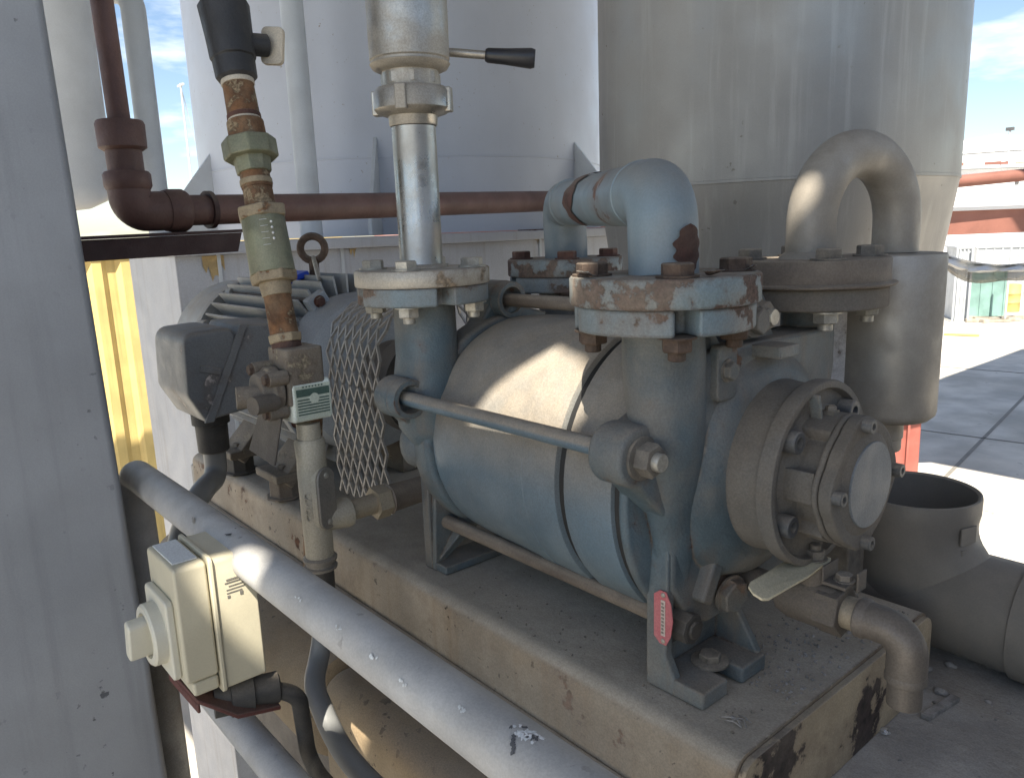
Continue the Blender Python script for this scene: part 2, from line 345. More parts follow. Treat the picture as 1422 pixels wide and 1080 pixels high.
def fast(kind, m, parent, p, d, r, name=None, spin=0.):
    D = FAST[kind]
    if m not in D:
        me = D[''].copy(); me.materials.append(MATS[m]); me.polygons.foreach_set('use_smooth', [True]*len(me.polygons)); me.set_sharp_from_angle(angle=R_(35)); D[m] = me
    o = bpy.data.objects.new(name or kind, D[m]); COL.objects.link(o); o.parent = parent
    o.location = Vector(p)-wloc(parent); o.rotation_mode = 'QUATERNION'; o.rotation_quaternion = Vector(d).to_track_quat('Z', 'Y') @ Quaternion((0, 0, 1), spin); o.scale = (r, r, r)
    return o
def disc_pts(c, d, r, n=40, ref=None, a0=0.):
    u, v, d = basis(d, ref); return [Vector(c)+(u*math.cos(a0+2*math.pi*i/n)+v*math.sin(a0+2*math.pi*i/n))*r for i in range(n)]

# ================================================================== THE SETTING
GZ = -2.0                                    # yard level; the pump stands on a raised slab
b = MB(); b.bm.faces.new([b.bm.verts.new(p) for p in ((-900, -900, GZ), (900, -900, GZ), (900, 900, GZ), (-900, 900, GZ))])
struct(b.build('ground', 'yard_concrete'))
# expansion joints of the yard, thin dark sheets just above the concrete
for k, (x, y, l, wd, rz) in enumerate(((-4.6, 16, 30, .05, R_(98)), (-1.2, 14, 30, .05, R_(98)), (-5, 13.2, 24, .05, R_(8)), (-5, 19.5, 24, .05, R_(8)))):
    bb = MB(); bb.box((0, 0, 0), (l, wd, .004)); o = bb.build('ground_joint', 'yard_joint'); o.location = (x, y, GZ+.006); o.rotation_euler.z = rz; struct(o)
SLZ = .846
b = MB(); b.bb(-2.35, 1.6, .70, 1.62, .66, SLZ); struct(b.build('slab', 'concrete_slab', bev=.006))
for i, x in enumerate((-2.0, -.3, 1.3)):
    b = MB(); b.bb(x-.12, x+.12, .95, 1.25, GZ, .659)
    tag(b.build('slab_pier', 'pale_steel', bev=.01), 'square concrete pier under the pump slab', 'pier', 'piers under the slab')

# ---- unseen decks, added to shade pump and yard; holes shape the sun patches
def deck(name, z, outer, holes, label):
    bm = bmesh.new(); E_ = []
    for lp in [outer]+holes:
        vs = [bm.verts.new((x, y, z)) for x, y in lp]
        for i in range(len(vs)): E_.append(bm.edges.new((vs[i], vs[(i+1) % len(vs)])))
    bmesh.ops.triangle_fill(bm, use_beauty=True, use_dissolve=False, edges=E_, normal=(0, 0, 1))
    me = bpy.data.meshes.new(name); bm.to_mesh(me); bm.free()
    o = obj(name, me, 'shade_deck_grey', None, smooth=0); s = o.modifiers.new('thick', 'SOLIDIFY'); s.thickness = .012; s.offset = 0
    return tag(o, label, 'deck')
DZ = 4.6
AXY, AXZ = .803, 1.218                        # pump axis
def to_deck(p): t = (DZ-p.z)/SUN.z; return (p.x+SUN.x*t, p.y+SUN.y*t)
def on_drum(px, py, r=.187):
    d = RM @ _ray(px, py); d.normalize(); t = .3
    while t < 3:
        p = CAM+d*t
        if math.hypot(p.y-AXY, p.z-1.190) < r: return p
        t += .001
    return p
def circ_hole(p, r, n=14):
    x, y = to_deck(p); return [(x+r*math.cos(2*math.pi*i/n), y+r*math.sin(2*math.pi*i/n)) for i in range(n)]
drum_hole = [to_deck(on_drum(*q)) for q in ((643, 590), (684, 535), (735, 500), (772, 479), (802, 494), (832, 524), (828, 552), (802, 596), (775, 612), (720, 600))]
holes = [drum_hole, circ_hole(Vector((-.812, .262, 1.155)), .047), circ_hole(Py(1098, 285, .93), .030), circ_hole(Pz(1085, 352, 1.452), .022), circ_hole(Pz(1046, 905, .962)+Vector((0,0,0)), .001*20)]
holes = holes[:4]
deck('added_shade_deck', DZ, [(-5.0, -2.25), (2.4, -2.25), (2.4, 2.3), (-5.0, 2.3)], holes, 'unseen grey deck added to shade the pump, holed for sun patches')
deck('added_yard_shade', 8.0, [(-2.3, 6.0), (9, 6.0), (9, 17.5), (-2.3, 17.5)], [], 'unseen grey canopy added out of view above to shade part of the yard')
for x, y in ((-1.9, -2.15), (2.3, -2.15), (-4.9, -2.15)):
    b = MB(); b.bb(x-.06, x+.06, y-.06, y+.06, GZ, DZ-.008); tag(b.build('shade_deck_post', 'grey_column', bev=.006), 'slim grey steel post carrying the added shade deck', 'post', 'posts under the added shade deck')
for x, y in ((-2.1, 6.2), (8.8, 6.2), (8.8, 17.3), (-2.1, 17.3)): pass

# ---- unseen dark plate, added to block light bouncing up from the yard
b = MB(); b.bb(-2.4, 2.6, -1.3, .50, -.14, -.10); struct(b.build('bounce_blocker', 'bounce_blocker_dark'))
# ---- unseen grey box right of the camera, added to block low side light
t = thing('side_light_blocker', (2.1, .9, GZ), 'unseen grey box added beyond the slab end to block low side light', 'light blocker')
MB().bb(1.65, 2.6, -.9, 2.7, GZ, 2.25).build('body', 'light_blocker_grey', t, bev=.01)
for y0_ in (-.88, .32, 1.52): MB().bb(1.63, 1.6495, y0_, y0_+1.16, GZ+.1, 2.2).build('blocker_panel', 'light_blocker_grey', t, bev=.004)
# ---- tall column beside the handrail
e0 = Px(62, 0, -1.2); e1 = Px(235, 1080, -1.2); ee = lambda z: e0.y+(e1.y-e0.y)*(z-e0.z)/(e1.z-e0.z)
b = MB(); b.loops([[(-1.48, -.3, z), (-1.2, -.3, z), (-1.2, ee(z), z), (-1.48, ee(z), z)] for z in (GZ, 4.58)])
tag(b.build('steel_column', 'grey_column', bev=.012), 'wide smooth grey painted steel column beside the handrail end', 'column')

# ---- tanks
def tank_from(pxl, pxr, py, r):
    def az(px): d = RM @ _ray(px, py); return math.atan2(d.y, d.x)
    a, c = az(pxl), az(pxr); mid = (a+c)/2; D = r/math.sin(abs(a-c)/2); return Vector((math.cos(mid)*D, math.sin(mid)*D, 0))
TW = tank_from(261, 832, 110, 1.12); TS = tank_from(832, 1336, 240, .62)
t = thing('white_tank', (TW.x, TW.y, 1.5), 'large smooth white painted cylindrical tank standing on the white plinth', 'tank')
sh = MB().lathe((TW.x, TW.y, 1.50), (0, 0, 1), [(0, 1.118), (.332, 1.118), (.333, 1.122), (.338, 1.122), (.339, 1.118), (6, 1.118)], 120).build('shell', 'tank_white', t)
def gusset(px, py0, py1, w, tdir):
    d = RM @ _ray(px, 300); a = math.atan2(d.y, d.x)
    # nearest point of the tank wall seen at this pixel column
    o2 = Vector((TW.x, TW.y)); dd = Vector((math.cos(a), math.sin(a))); tb = o2.dot(dd); h2 = o2.length_squared-tb*tb
    tt = tb-math.sqrt(max(0, 1.118**2-h2)) if h2 < 1.118**2 else tb
    p = dd*tt; n = (p-o2).normalized(); n3 = Vector((n.x, n.y, 0)); u3 = Vector((-n.y, n.x, 0))
    base = Vector((o2.x, o2.y, 1.502))+n3*1.116
    g = MB(); g.prism([base-u3*.008, base-u3*.008+n3*w, base-u3*.008+n3*w+Vector((0, 0, .05)), base-u3*.008+Vector((0, 0, .42))], u3*.016); g.build('gusset', 'pale_steel', t, bev=.002)
for px in (300, 528, 800): gusset(px, 0, 0, .30, 1)
t = thing('stainless_tank', (TS.x, TS.y, GZ), 'tall dull stainless steel cylindrical tank with a horizontal weld seam', 'tank')
zs = 1.62
sh = MB().lathe((TS.x, TS.y, GZ), (0, 0, 1), [(1.02-GZ, .30), (1.03-GZ, .48), (1.06-GZ, .540), (zs-GZ-.004, .616), (zs-GZ-.003, .620), (zs-GZ+.005, .620), (zs-GZ+.006, .618), (9, .618)], 120).build('shell', 'tank_stainless', t)
for da in (.5, 2.6, 4.7):
    p = Vector((TS.x+.32*math.cos(da), TS.y+.32*math.sin(da), 0)); MB().cyl(p+Vector((0, 0, GZ)), p+Vector((0, 0, 1.10)), .05, seg=16).build('leg', 'tank_stainless', t)

# ---- white plinth under the white tank, with ledge, seams and rust stains
PX = -2.72
yl = Px(250, 420, PX).y; _d = RM @ _ray(187, 420); PLX = yl*_d.x/_d.y      # far end of its short side
t = thing('tank_plinth', (PX-1, 2.2, GZ), 'white painted steel plinth with a projecting top ledge and rust streaks', 'plinth')
body = MB().bb(PLX, PX, yl, 4.2, GZ, 1.455).build('body', 'plinth_white', t, bev=.004)
MB().bb(PLX, PX+.055, yl-.02, 4.2, 1.4555, 1.497).build('ledge', 'plinth_white', t, bev=.006)
for px in (310, 480, 752):
    p = Px(px, 420, PX); MB().bb(PX+.0005, PX+.006, p.y-.006, p.y+.006, GZ, 1.455).build('seam', 'pale_steel', t)
for px, py0, py1, wd in ((293, 338, 398, .075), (488, 330, 366, .035), (747, 318, 345, .05)):
    p = Px(px, py0, PX); q = Px(px, py1, PX); g = MB(); n = 9; top = []; bot = []
    for i in range(n):
        yy = p.y-wd/2+wd*i/(n-1); top.append((PX+.003, yy, 1.452)); bot.append((PX+.003, yy, q.z+random.uniform(0, .07)+abs(i-(n-1)/2)*.012))
    g.loops([top, bot], False, False, closed=False); g.build('rust_stain', 'rust_stain', t)
b = MB()
for i in range(26):
    p = Pz(690+random.uniform(0, 70), 0, 9) if False else Vector((PX+random.uniform(.0, .04), random.uniform(2.35, 2.75), 1.4985)); b.box(p, (random.uniform(.01, .04), random.uniform(.01, .06), .006), Matrix.Rotation(random.uniform(0, 3), 3, 'Z'))
o = b.build('rust_flakes', 'dark_rust', t); o['kind'] = 'stuff'

# ---- brown pipe with elbow and bracket
t = thing('brown_pipe', Pd(300, 291, 1.57), 'dark brown painted horizontal pipe with a threaded elbow turning up at its end', 'pipe')
A = Pd(205, 292, 1.545); Bq = Pd(310, 291, 1.575); Cq = Pd(760, 279.5, 2.30)
dr = (Cq-Bq).normalized(); A = Bq-dr*.135
MB().cyl(A, Cq+dr*.06, .0295).build('pipe_run', 'brown_pipe', t)
up = Vector((-.03, 0.0, 1)).normalized(); E0 = A-dr*.046
MB().tube([A+dr*.02, E0, E0+up*.055], .037, .048, 26, 10).build('elbow', 'brown_pipe', t)
MB().lathe(E0+up*.040, up, [(0, .0380), (.006, .0415), (.027, .0415), (.032, .038)], 32).build('elbow_collar', 'brown_pipe', t)
MB().cyl(E0+up*.06, E0+up*.125, .0315).build('nipple', 'brown_pipe', t)
MB().lathe(E0+up*.110, up, [(0, .034), (.005, .0415), (.046, .0425), (.052, .040)], 32).build('coupling', 'brown_pipe', t)
MB().cyl(E0+up*.155, E0+up*1.2+Vector((-.02, .0, 0)), .0195).build('riser', 'brown_pipe', t)
MB().lathe(A+dr*.015, dr, [(0, .0385), (.01, .041), (.035, .041), (.042, .037)], 32).build('elbow_collar', 'brown_pipe', t)
MB().ring(A+dr*.105, dr, [(-.005, .030), (-.005, .037), (.005, .037), (.005, .030)], 28).build('clamp', 'brown_steel', t)
t = thing('pipe_bracket', Pd(220, 330, 1.5), 'dark brown steel angle bracket carrying the brown pipe', 'bracket')
p0 = Vector((A.x, A.y, A.z-.041)); L0 = p0-dr*.30; L1 = p0+dr*.155; sd2 = Vector((0, 0, 1)).cross(dr).normalized()
if sd2.x < 0: sd2 = -sd2
MB().prism([L0-sd2*.06, L1-sd2*.06+dr*.03, L1+sd2*.045+dr*.03, L0+sd2*.045], (0, 0, -.006)).build('top_leg', 'brown_steel', t)
L1b = L1-dr*.005
MB().prism([L0+sd2*.03+Vector((0, 0, -.0065)), L1b+sd2*.03+Vector((0, 0, -.0065)), L1b+sd2*.03+Vector((0, 0, -.044))-dr*.012, L0+sd2*.03+Vector((0, 0, -.044))], sd2*.008).build('side_leg', 'brown_steel', t)

# ---- pale vertical pipes behind
t = Pd(418, 150, 2.95); o = MB().cyl((t.x, t.y, 1.495), (t.x-.01, t.y, 3.1), .043).build('vertical_pipe', 'pale_steel')
tag(o, 'slim pale grey vertical pipe in front of the white tank', 'pipe')
q0 = Pd(216, 262, 2.95); q1 = Pd(187, 25, 2.95); q2 = Pd(170, -2, 2.95)
q1.x = q0.x; q1.y = q0.y; ang = Vector((-.5, -.45, 0)).normalized()
b = MB(); b.tube([(q0.x, q0.y, 1.3), (q0.x, q0.y, q1.z+.05), Vector((q0.x, q0.y, q1.z+.05))+ang*.12+Vector((0, 0, .02)), Vector((q0.x, q0.y, q1.z-.0))+ang*.40], .043, .07, 22)
tag(b.build('bent_vent_pipe', 'pale_steel'), 'pale grey vent pipe bent over at the top beside the brown riser', 'pipe')
v = Pd(52, 90, 2.6)
t = thing('small_vessel', v, 'pale grey vessel with a dished bottom behind the steel column', 'vessel')
MB().lathe((v.x, v.y, 1.62), (0, 0, 1), [(0, .02), (.01, .10), (.035, .155), (.08, .185), (1.8, .185)], 48).build('shell', 'vessel_white', t)
MB().cyl((v.x, v.y, .4), (v.x, v.y, 1.64), .03).build('support_leg', 'pale_steel', t)
v = Pd(165, 345, 4.2)

# ---- yellow freight container in the sun, far left
t = thing('freight_container', (-7.5, .6, GZ), 'sunlit yellow corrugated freight container behind the white plinth', 'container')
y0 = Px(60, 500, -7).y; prof = []; y = y0; k = 0
zt = Px(160, 175, -7).z
zt = Px(163, 338, -7).z
while y < y0+2.6:
    for dy, dx in ((0, 0), (.07, 0), (.11, -.036), (.18, -.036)): prof.append((-7+dx, y+dy))
    y += .22
g = MB(); g.loops([[(x, yy, GZ+.15) for x, yy in prof], [(x, yy, zt-.12) for x, yy in prof]], False, False, closed=False); g.build('side_panel', 'container_yellow', t, smooth=20)
MB().bb(-7.10, -6.985, y0, y0+2.7, zt-.12, zt).build('top_rail', 'container_yellow', t, bev=.004)
MB().bb(-7.10, -6.985, y0, y0+2.7, GZ, GZ+.15).build('bottom_rail', 'container_yellow', t, bev=.004)
MB().bb(-9.4, -7.11, y0, y0+2.7, GZ+.02, zt-.01).build('body', 'container_yellow', t)
# thin pole far behind
p = Pd(248, 120, 24); q = Pd(262, 215, 24)
t = thing('radio_mast', (q.x, q.y, GZ), 'thin grey radio mast with a cross arm, far off', 'mast')
MB().cyl((q.x, q.y, GZ), (q.x, q.y, p.z), .05, .03, seg=8).build('pole', 'far_grey', t)
MB().box((q.x, q.y, p.z-.05), (.5, .06, .06)).build('cross_arm', 'far_grey', t)
MB().tube([(q.x, q.y, p.z-.1), (q.x-.3, q.y+.6, (p.z+GZ)/2+1), (q.x-.4, q.y+1.2, GZ)], .012, .3, 6).build('guy_wire', 'far_grey', t)

# ---- right-hand yard: pipe bridge, white storage tank, sheds, netting, barrel
d0 = Pd(1322, 253, 8.0); d1 = Pd(1422, 243, 8.0)
t = thing('red_pipe', d0, 'rust red pipe crossing above the red steel beam', 'pipe'); dx = (d1-d0).normalized()
MB().cyl(d0-dx*6, d1+dx*8, .062, seg=20).build('pipe_run', 'red_steel', t)
b0 = Pd(1318, 312, 8.3); b1 = Pd(1422, 303, 8.3); dx = (b1-b0).normalized(); dx.z = 0; dx.normalize(); pz = (b0.z+b1.z)/2
t = thing('pipe_bridge', (b0.x, b0.y, GZ), 'red oxide steel beam of a pipe bridge with pale top plate', 'beam')
q = Vector((b0.x, b0.y, pz)); nn = Vector((0, 0, 1)).cross(dx)
MB().prism([q-dx*6+Vector((0, 0, -.13)), q+dx*8+Vector((0, 0, -.13)), q+dx*8+Vector((0, 0, .12)), q-dx*6+Vector((0, 0, .12))], nn*.16).build('web', 'red_steel', t)
MB().prism([q-dx*6-nn*.04+Vector((0, 0, .1205)), q+dx*8-nn*.04+Vector((0, 0, .1205)), q+dx*8-nn*.04+Vector((0, 0, .16)), q-dx*6-nn*.04+Vector((0, 0, .16))], nn*.26).build('top_plate', 'far_white', t)
for s in (-5.0, 7.5):
    c = q+dx*s; MB().bb(c.x-.08, c.x+.08, c.y-.02, c.y+.14, GZ, pz-.1305).build('leg', 'red_steel', t)
for s in (-5.0, 7.5):
    c = q+dx*s; MB().bb(c.x-.02, c.x+.02, c.y+.03, c.y+.07, pz+.1605, d0.z-.04).build('pipe_stanchion', 'red_steel', t)
# storage tank far off
c = Pd(1375, 260, 75); t = thing('storage_tank', (c.x, c.y, GZ), 'huge white storage tank with a shallow cone roof across the yard', 'tank')
rim = Pd(1380, 226, 75).z; apex = Pd(1380, 190, 75).z
MB().lathe((c.x, c.y, GZ), (0, 0, 1), [(0, 15), (rim-GZ, 15)], 90).build('shell', 'far_white', t)
MB().lathe((c.x, c.y, rim+.05), (0, 0, 1), [(0, 15.1), (.2, 15.0), (apex-rim, .5), (apex-rim+.05, .1)], 90).build('cone_roof', 'far_white', t)
c = Pd(1400, 210, 50)
t = thing('lamp_mast', (c.x, c.y, GZ), 'slender grey lighting mast in front of the white storage tank', 'mast')
MB().cyl((c.x, c.y, GZ), (c.x, c.y, Pd(1400, 180, 50).z), .12, .07, seg=8).build('pole', 'far_grey', t)
MB().box((c.x, c.y, Pd(1400, 180, 50).z), (.45, .2, .2)).build('lamp_head', 'far_dark', t)
MB().box((c.x, c.y, Pd(1400, 200, 50).z), (.5, .12, .12)).build('cross_arm', 'far_grey', t)
# low white shed with windows
a0 = Pd(1290, 240, 34); a1 = Pd(1480, 228, 34); dx = a1-a0; zt = (a0.z+a1.z)/2; dx.z = 0; dx.normalize(); nn = Vector((0, 0, 1)).cross(dx)
t = thing('white_shed', (a0.x, a0.y, GZ), 'long low white shed with small dark windows behind the pipe bridge', 'shed')
q = Vector((a0.x, a0.y, GZ))
MB().prism([q-dx*6, q+dx*14, q+dx*14+nn*5, q-dx*6+nn*5], (0, 0, zt-GZ)).build('wall', 'far_white', t)
MB().prism([q-dx*6.3-nn*.3+Vector((0, 0, zt-GZ+.01)), q+dx*14.3-nn*.3+Vector((0, 0, zt-GZ+.01)), q+dx*14.3+nn*5.3+Vector((0, 0, zt-GZ+.01)), q-dx*6.3+nn*5.3+Vector((0, 0, zt-GZ+.01))], (0, 0, .14)).build('roof', 'far_grey', t)
for px in (1338, 1346, 1414):
    w0 = Pd(px, 247, 34); s = (Vector((w0.x, w0.y, 0))-Vector((q.x, q.y, 0))).dot(dx); c = q+dx*s-nn*.03; c.z = w0.z-.10
    MB().box(c, (.16, .05, .34), Matrix.Rotation(math.atan2(dx.y, dx.x), 3, 'Z')).build('window', 'far_dark', t)
for i in range(14):
    s = random.uniform(0, 8); c = q+dx*(s+1)-nn*.1; c.z = zt+.155+.05
    MB().box(c, (random.uniform(.2, .6), .2, random.uniform(.06, .16)), Matrix.Rotation(random.uniform(0, .4), 3, 'Z')).build('roof_clutter', 'net_tan' if i % 3 else 'red_steel', t)
# corner shed / wall behind the netting
def yard_box(name, pl, pr, ptop, pbot, dep, m, label, cat, parts=0):
    a = Pz(pl, pbot, GZ); c = Pz(pr, pbot, GZ); dd = (c-a); dd.z = 0; ln = dd.length; dd.normalize(); n2 = Vector((0, 0, 1)).cross(dd)
    depth_ = -(RM.transposed() @ ((a+c)/2-CAM)).z; top = Pd((pl+pr)/2, ptop, depth_).z
    t = thing(name, (a+c)/2, label, cat); MB().prism([a, c, c+n2*dep, a+n2*dep], (0, 0, top-GZ)).build('body', m, t, bev=.01)
    k = max(3, int(ln/.28))
    for i in range(k+1):
        p = a+dd*(ln*i/k)-n2*.02; MB().box((p.x, p.y, (GZ+top)/2), (.05, .035, top-GZ-.02), Matrix.Rotation(math.atan2(dd.y, dd.x), 3, 'Z')).build('rib', m, t)
    MB().prism([a-n2*.05-dd*.05+Vector((0, 0, top-GZ+.002)), c-n2*.05+dd*.05+Vector((0, 0, top-GZ+.002)), c+n2*(dep+.05)+dd*.05+Vector((0, 0, top-GZ+.002)), a+n2*(dep+.05)-dd*.05+Vector((0, 0, top-GZ+.002))], (0, 0, .06)).build('top_rail', 'far_grey', t)
    return t
yard_box('green_container', 1343, 1392, 372, 441, 1.6, 'far_green', 'pale green ribbed container behind the hanging netting', 'container')
yard_box('dark_shed', 1326, 1342, 345, 446, 2.0, 'far_grey', 'narrow grey shed with dark doorway beside the green container', 'shed')
yard_box('grey_shed', 1352, 1470, 343, 415, 3.0, 'far_grey', 'grey corrugated shed standing behind the green container', 'shed')
a = Pz(1402, 432, GZ); t = thing('yellow_barrel', a, 'bright yellow drum standing in front of the grey shed', 'barrel'); hb = 37/1073*(-(RM.transposed() @ (a-CAM)).z)
MB().lathe(a, (0, 0, 1), [(0, .28), (.02, .30), (hb*.32, .30), (hb*.34, .315), (hb*.36, .30), (hb*.65, .30), (hb*.67, .315), (hb*.69, .30), (hb-.02, .30), (hb, .29)], 24).build('shell', 'far_yellow', t)
MB().lathe(a+Vector((0, 0, hb+.001)), (0, 0, 1), [(0, .27), (.012, .27)], 24).build('lid', 'far_yellow', t)
# netting hung across the yard
def drape(name, px0, px1, top0, top1, sag, hgt, dep, m, label, cat):
    g = MB(); rows = []; n = 18
    for j in range(6):
        r = []
        for i in range(n+1):
            u = i/n; px = px0+(px1-px0)*u; yy = top0+(top1-top0)*u+4*u*(1-u)*sag+hgt*(j/5)*(.75+.25*math.sin(u*7+1))*(.6+1.6*u*(1-u))
            r.append(Pd(px, yy, dep+.10*math.sin(u*23+j*.8)+.12*math.sin(j*1.1)))
        rows.append(r)
    g.loops(rows, False, False, closed=False); o = g.build(name, m, None, smooth=80); s = o.modifiers.new('t', 'SOLIDIFY'); s.thickness = .006
    return tag(o, label, cat)
drape('debris_netting', 1311, 1470, 354, 352, 22, 30, 11.0, 'net_gauze', 'brown debris netting sagging across the yard', 'netting')
drape('white_sheet', 1308, 1470, 351, 353, 15, 20, 10.7, 'cloth_white', 'white cloth strip hanging along the top of the netting', 'cloth')
for px in (1322, 1343, 1395):
    p = Pz(px, 447, GZ); dpt = -(RM.transposed() @ (p-CAM)).z; b = MB(); b.cyl(p, (p.x, p.y, Pd(px, 340, dpt).z), .035, seg=8)
    tag(b.build('scaffold_pole', 'far_grey'), 'grey scaffold pole standing behind the debris netting', 'pole', 'scaffold poles behind the netting')
for i in range(5):
    p = Pz(1362+i*9, 444+(i % 2)*3, GZ); b = MB(); b.box((p.x, p.y, GZ+.06), (1.3, .2, .1), Matrix.Rotation(.5+i*.15, 3, 'Z'))
    tag(b.build('timber_plank', 'net_tan', bev=.005), 'weathered plank lying on the yard in front of the grey shed', 'plank', 'planks on the yard floor')
p = Pz(1335, 466, GZ); b = MB(); b.box((p.x, p.y, GZ+.03), (.9, .25, .03), Matrix.Rotation(.3, 3, 'Z')); tag(b.build('yellow_board', 'far_yellow'), 'faded yellow board lying flat on the sunny yard', 'board')
# red bollard under the separator outlet
c = Pz(1252, 652, GZ); dpt = -(RM.transposed() @ (c-CAM)).z; hh = 95/1073*dpt
t = thing('red_barrier', c, 'red plastic barrier standing on the sunny yard', 'barrier')
MB().box((c.x, c.y, GZ+hh/2), (.34, .3, hh), Matrix.Rotation(.7, 3, 'Z')).build('body', 'red_paint', t, bev=.02)
MB().box((c.x+.12, c.y-.15, GZ+hh/2), (.03, .03, hh*.96), Matrix.Rotation(.7, 3, 'Z')).build('rib', 'red_paint', t)

# ================================================================== SKID, BEAMS, RAIL
BZ = .962
t = thing('steel_skid', (-1.2, .84, SLZ), 'long tan steel skid with rusty pitted side and dusty top under the pump', 'skid')
def skid_prof(x, y0=.608, y1=1.075, z0=SLZ+.001, z1=BZ, r=.022, n=6):
    P = [(x, y0, z0)]
    for i in range(n+1):
        a = math.pi-(math.pi/2)*i/n; P.append((x, y0+r+r*math.cos(a), z1-r+r*math.sin(a)))
    for i in range(n+1):
        a = math.pi/2-(math.pi/2)*i/n; P.append((x, y1-r+r*math.cos(a), z1-r+r*math.sin(a)))
    P.append((x, y1, z0)); return P
g = MB(); xs = [-2.02, -2.0]+[-1.95+.05*i for i in range(32)]+[-.392]
g.loops([skid_prof(x) for x in xs]); g.build('body', 'skid_tan', t, smooth=40)
MB().prism([(p[0], p[1]*1.0+(.003 if p[1] < .8 else -.003), p[2]-(.003 if p[2] > .9 else 0)) for p in skid_prof(-.3915)], (.0085, 0, 0)).build('end_plate', 'skid_end', t, bev=.0015)
MB().bb(-2.03, -.43, .596, .6075, SLZ+.0005, SLZ+.016).build('bottom_lip', 'skid_tan', t, bev=.003)
MB().ball((0, 0, 0), .001).bm.free() if False else None
# rubble of dust and grit on skid and slab
def grit(name, n, fx, mname, parent, smin, smax):
    g = MB()
    for i in range(n):
        x, y, z = fx(); s = smin+(smax-smin)*random.random()**3
        bmesh.ops.create_icosphere(g.bm, subdivisions=1, radius=s, matrix=Matrix.Translation((x, y, z+s*.25)) @ Matrix.Rotation(random.uniform(0, 6), 4, Vector((random.random(), random.random(), 1))) @ Matrix.Diagonal((1, random.uniform(.5, 1), .6, 1)))
    o = g.build(name, mname, parent, smooth=0, kind='stuff'); return o
grit('grit', 700, lambda: (random.uniform(-.52, -.40), random.uniform(.74, 1.04), BZ), 'pebble', t, .0006, .0032)
grit('grit', 260, lambda: (random.uniform(-.9, -.42), random.uniform(.63, .8), BZ), 'bolt_dusty', t, .0006, .0030)
o = grit('slab_grit', 900, lambda: (random.uniform(-.38, .6), random.uniform(.70, 1.55), SLZ), 'pebble', None, .0005, .0026)
o['label'] = 'loose grit scattered over the dusty concrete slab'; o['category'] = 'grit'
for i, (px, py, s) in enumerate(((1305, 962, .0085), (1300, 977, .004), (1372, 975, .004), (1320, 925, .007), (1280, 930, .012), (1400, 990, .003), (1375, 925, .008), (1385, 930, .005))):
    p = Pz(px, py, SLZ); g = MB(); bmesh.ops.create_icosphere(g.bm, subdivisions=2, radius=s, matrix=Matrix.Translation((p.x, p.y, SLZ+s*.35)) @ Matrix.Diagonal((1.2, .8, .65, 1)))
    for v in g.bm.verts: v.co += Vector((random.uniform(-1, 1), random.uniform(-1, 1), random.uniform(-.5, .5)))*s*.18
    tag(g.build('pebble', 'pebble', smooth=60), 'small grey pebble lying on the dusty slab near the drain pipe', 'pebble', 'pebbles on the slab')
p = Pz(1227, 1017, SLZ); g = MB(); bmesh.ops.create_icosphere(g.bm, subdivisions=2, radius=.0065, matrix=Matrix.Translation((p.x, p.y, SLZ+.003)) @ Matrix.Diagonal((1.2, .8, .6, 1)))
for v in g.bm.verts: v.co += Vector((random.uniform(-1, 1), random.uniform(-1, 1), random.uniform(-.5, .5)))*.0016
tag(g.build('foil_scrap', 'foil', smooth=0), 'crumpled silver foil scrap on the slab beside the skid end', 'scrap')
p = Pz(1306, 985, SLZ); d = Pz(1330, 970, SLZ)-Pz(1287, 997, SLZ); MBs = MB(); MBs.box((p.x, p.y, SLZ+.004), (d.length, .012, .007), Matrix.Rotation(math.atan2(d.y, d.x), 3, 'Z')); tag(MBs.build('wood_sliver', 'pebble', bev=.001), 'short flat grey sliver lying on the slab by the drain pipe', 'sliver')
p = Pz(1022, 1003, BZ); g = MB()
for i in range(7):
    a = random.uniform(0, 3.1); c = Vector((p.x+random.uniform(-.012, .012), p.y+random.uniform(-.01, .01), BZ+.003)); dv = Vector((math.cos(a), math.sin(a), random.uniform(-.1, .1)))*.009; g.tube([c-dv, c+Vector((0, 0, .003)), c+dv], .0008, .003, 6, 3)
tag(g.build('dry_twigs', 'pebble'), 'little heap of dry twigs on the skid beside the pump foot', 'twigs')

# beams below the skid on the near side
for x0, x1, z0, z1 in ((-1.085, 1.3, .46, .800), ):
    b = MB(); b.rbox(((x0+x1)/2, .540, (z0+z1)/2), (x1-x0, .12, z1-z0), .045, axis=0, seg=8); tag(b.build('support_beam', 'beam_tan', bev=.012), 'tan steel box beam running below the skid behind the grey conduit', 'beam')
b = MB(); b.lathe((-1.95, .555, .705), (1, 0, 0), [(0, .098), (.02, .10), (.815, .10), (.83, .096), (.835, .08)], 56); tag(b.build('tan_pipe', 'beam_tan'), 'thick tan painted pipe below the skid behind the isolator', 'pipe')
b = MB(); b.bb(-2.3, 1.3, .72, .86, .10, .34); tag(b.build('cross_beam', 'brown_flange', bev=.01), 'dull brown low beam under the slab', 'beam')

# handrail
RY, RZ, RR = .31, 1.135, .0245
t = thing('handrail', (-1.345, RY, GZ), 'grey galvanised tubular handrail running along the skid', 'handrail')
MB().tube([(.55, RY, RZ+.004), (-1.352, RY, RZ-.004), (-1.345, RY, .9)], RR, .032, 32, 8).build('top_rail', 'rail_galvanised', t)
MB().cyl((-1.345, RY, GZ), (-1.345, RY, .9), .0235).build('post', 'post_galvanised', t)
MB().tube([(.55, RY, .862), (-1.3, RY, .856)], .0215, 0, 28).build('middle_rail', 'rail_galvanised', t)
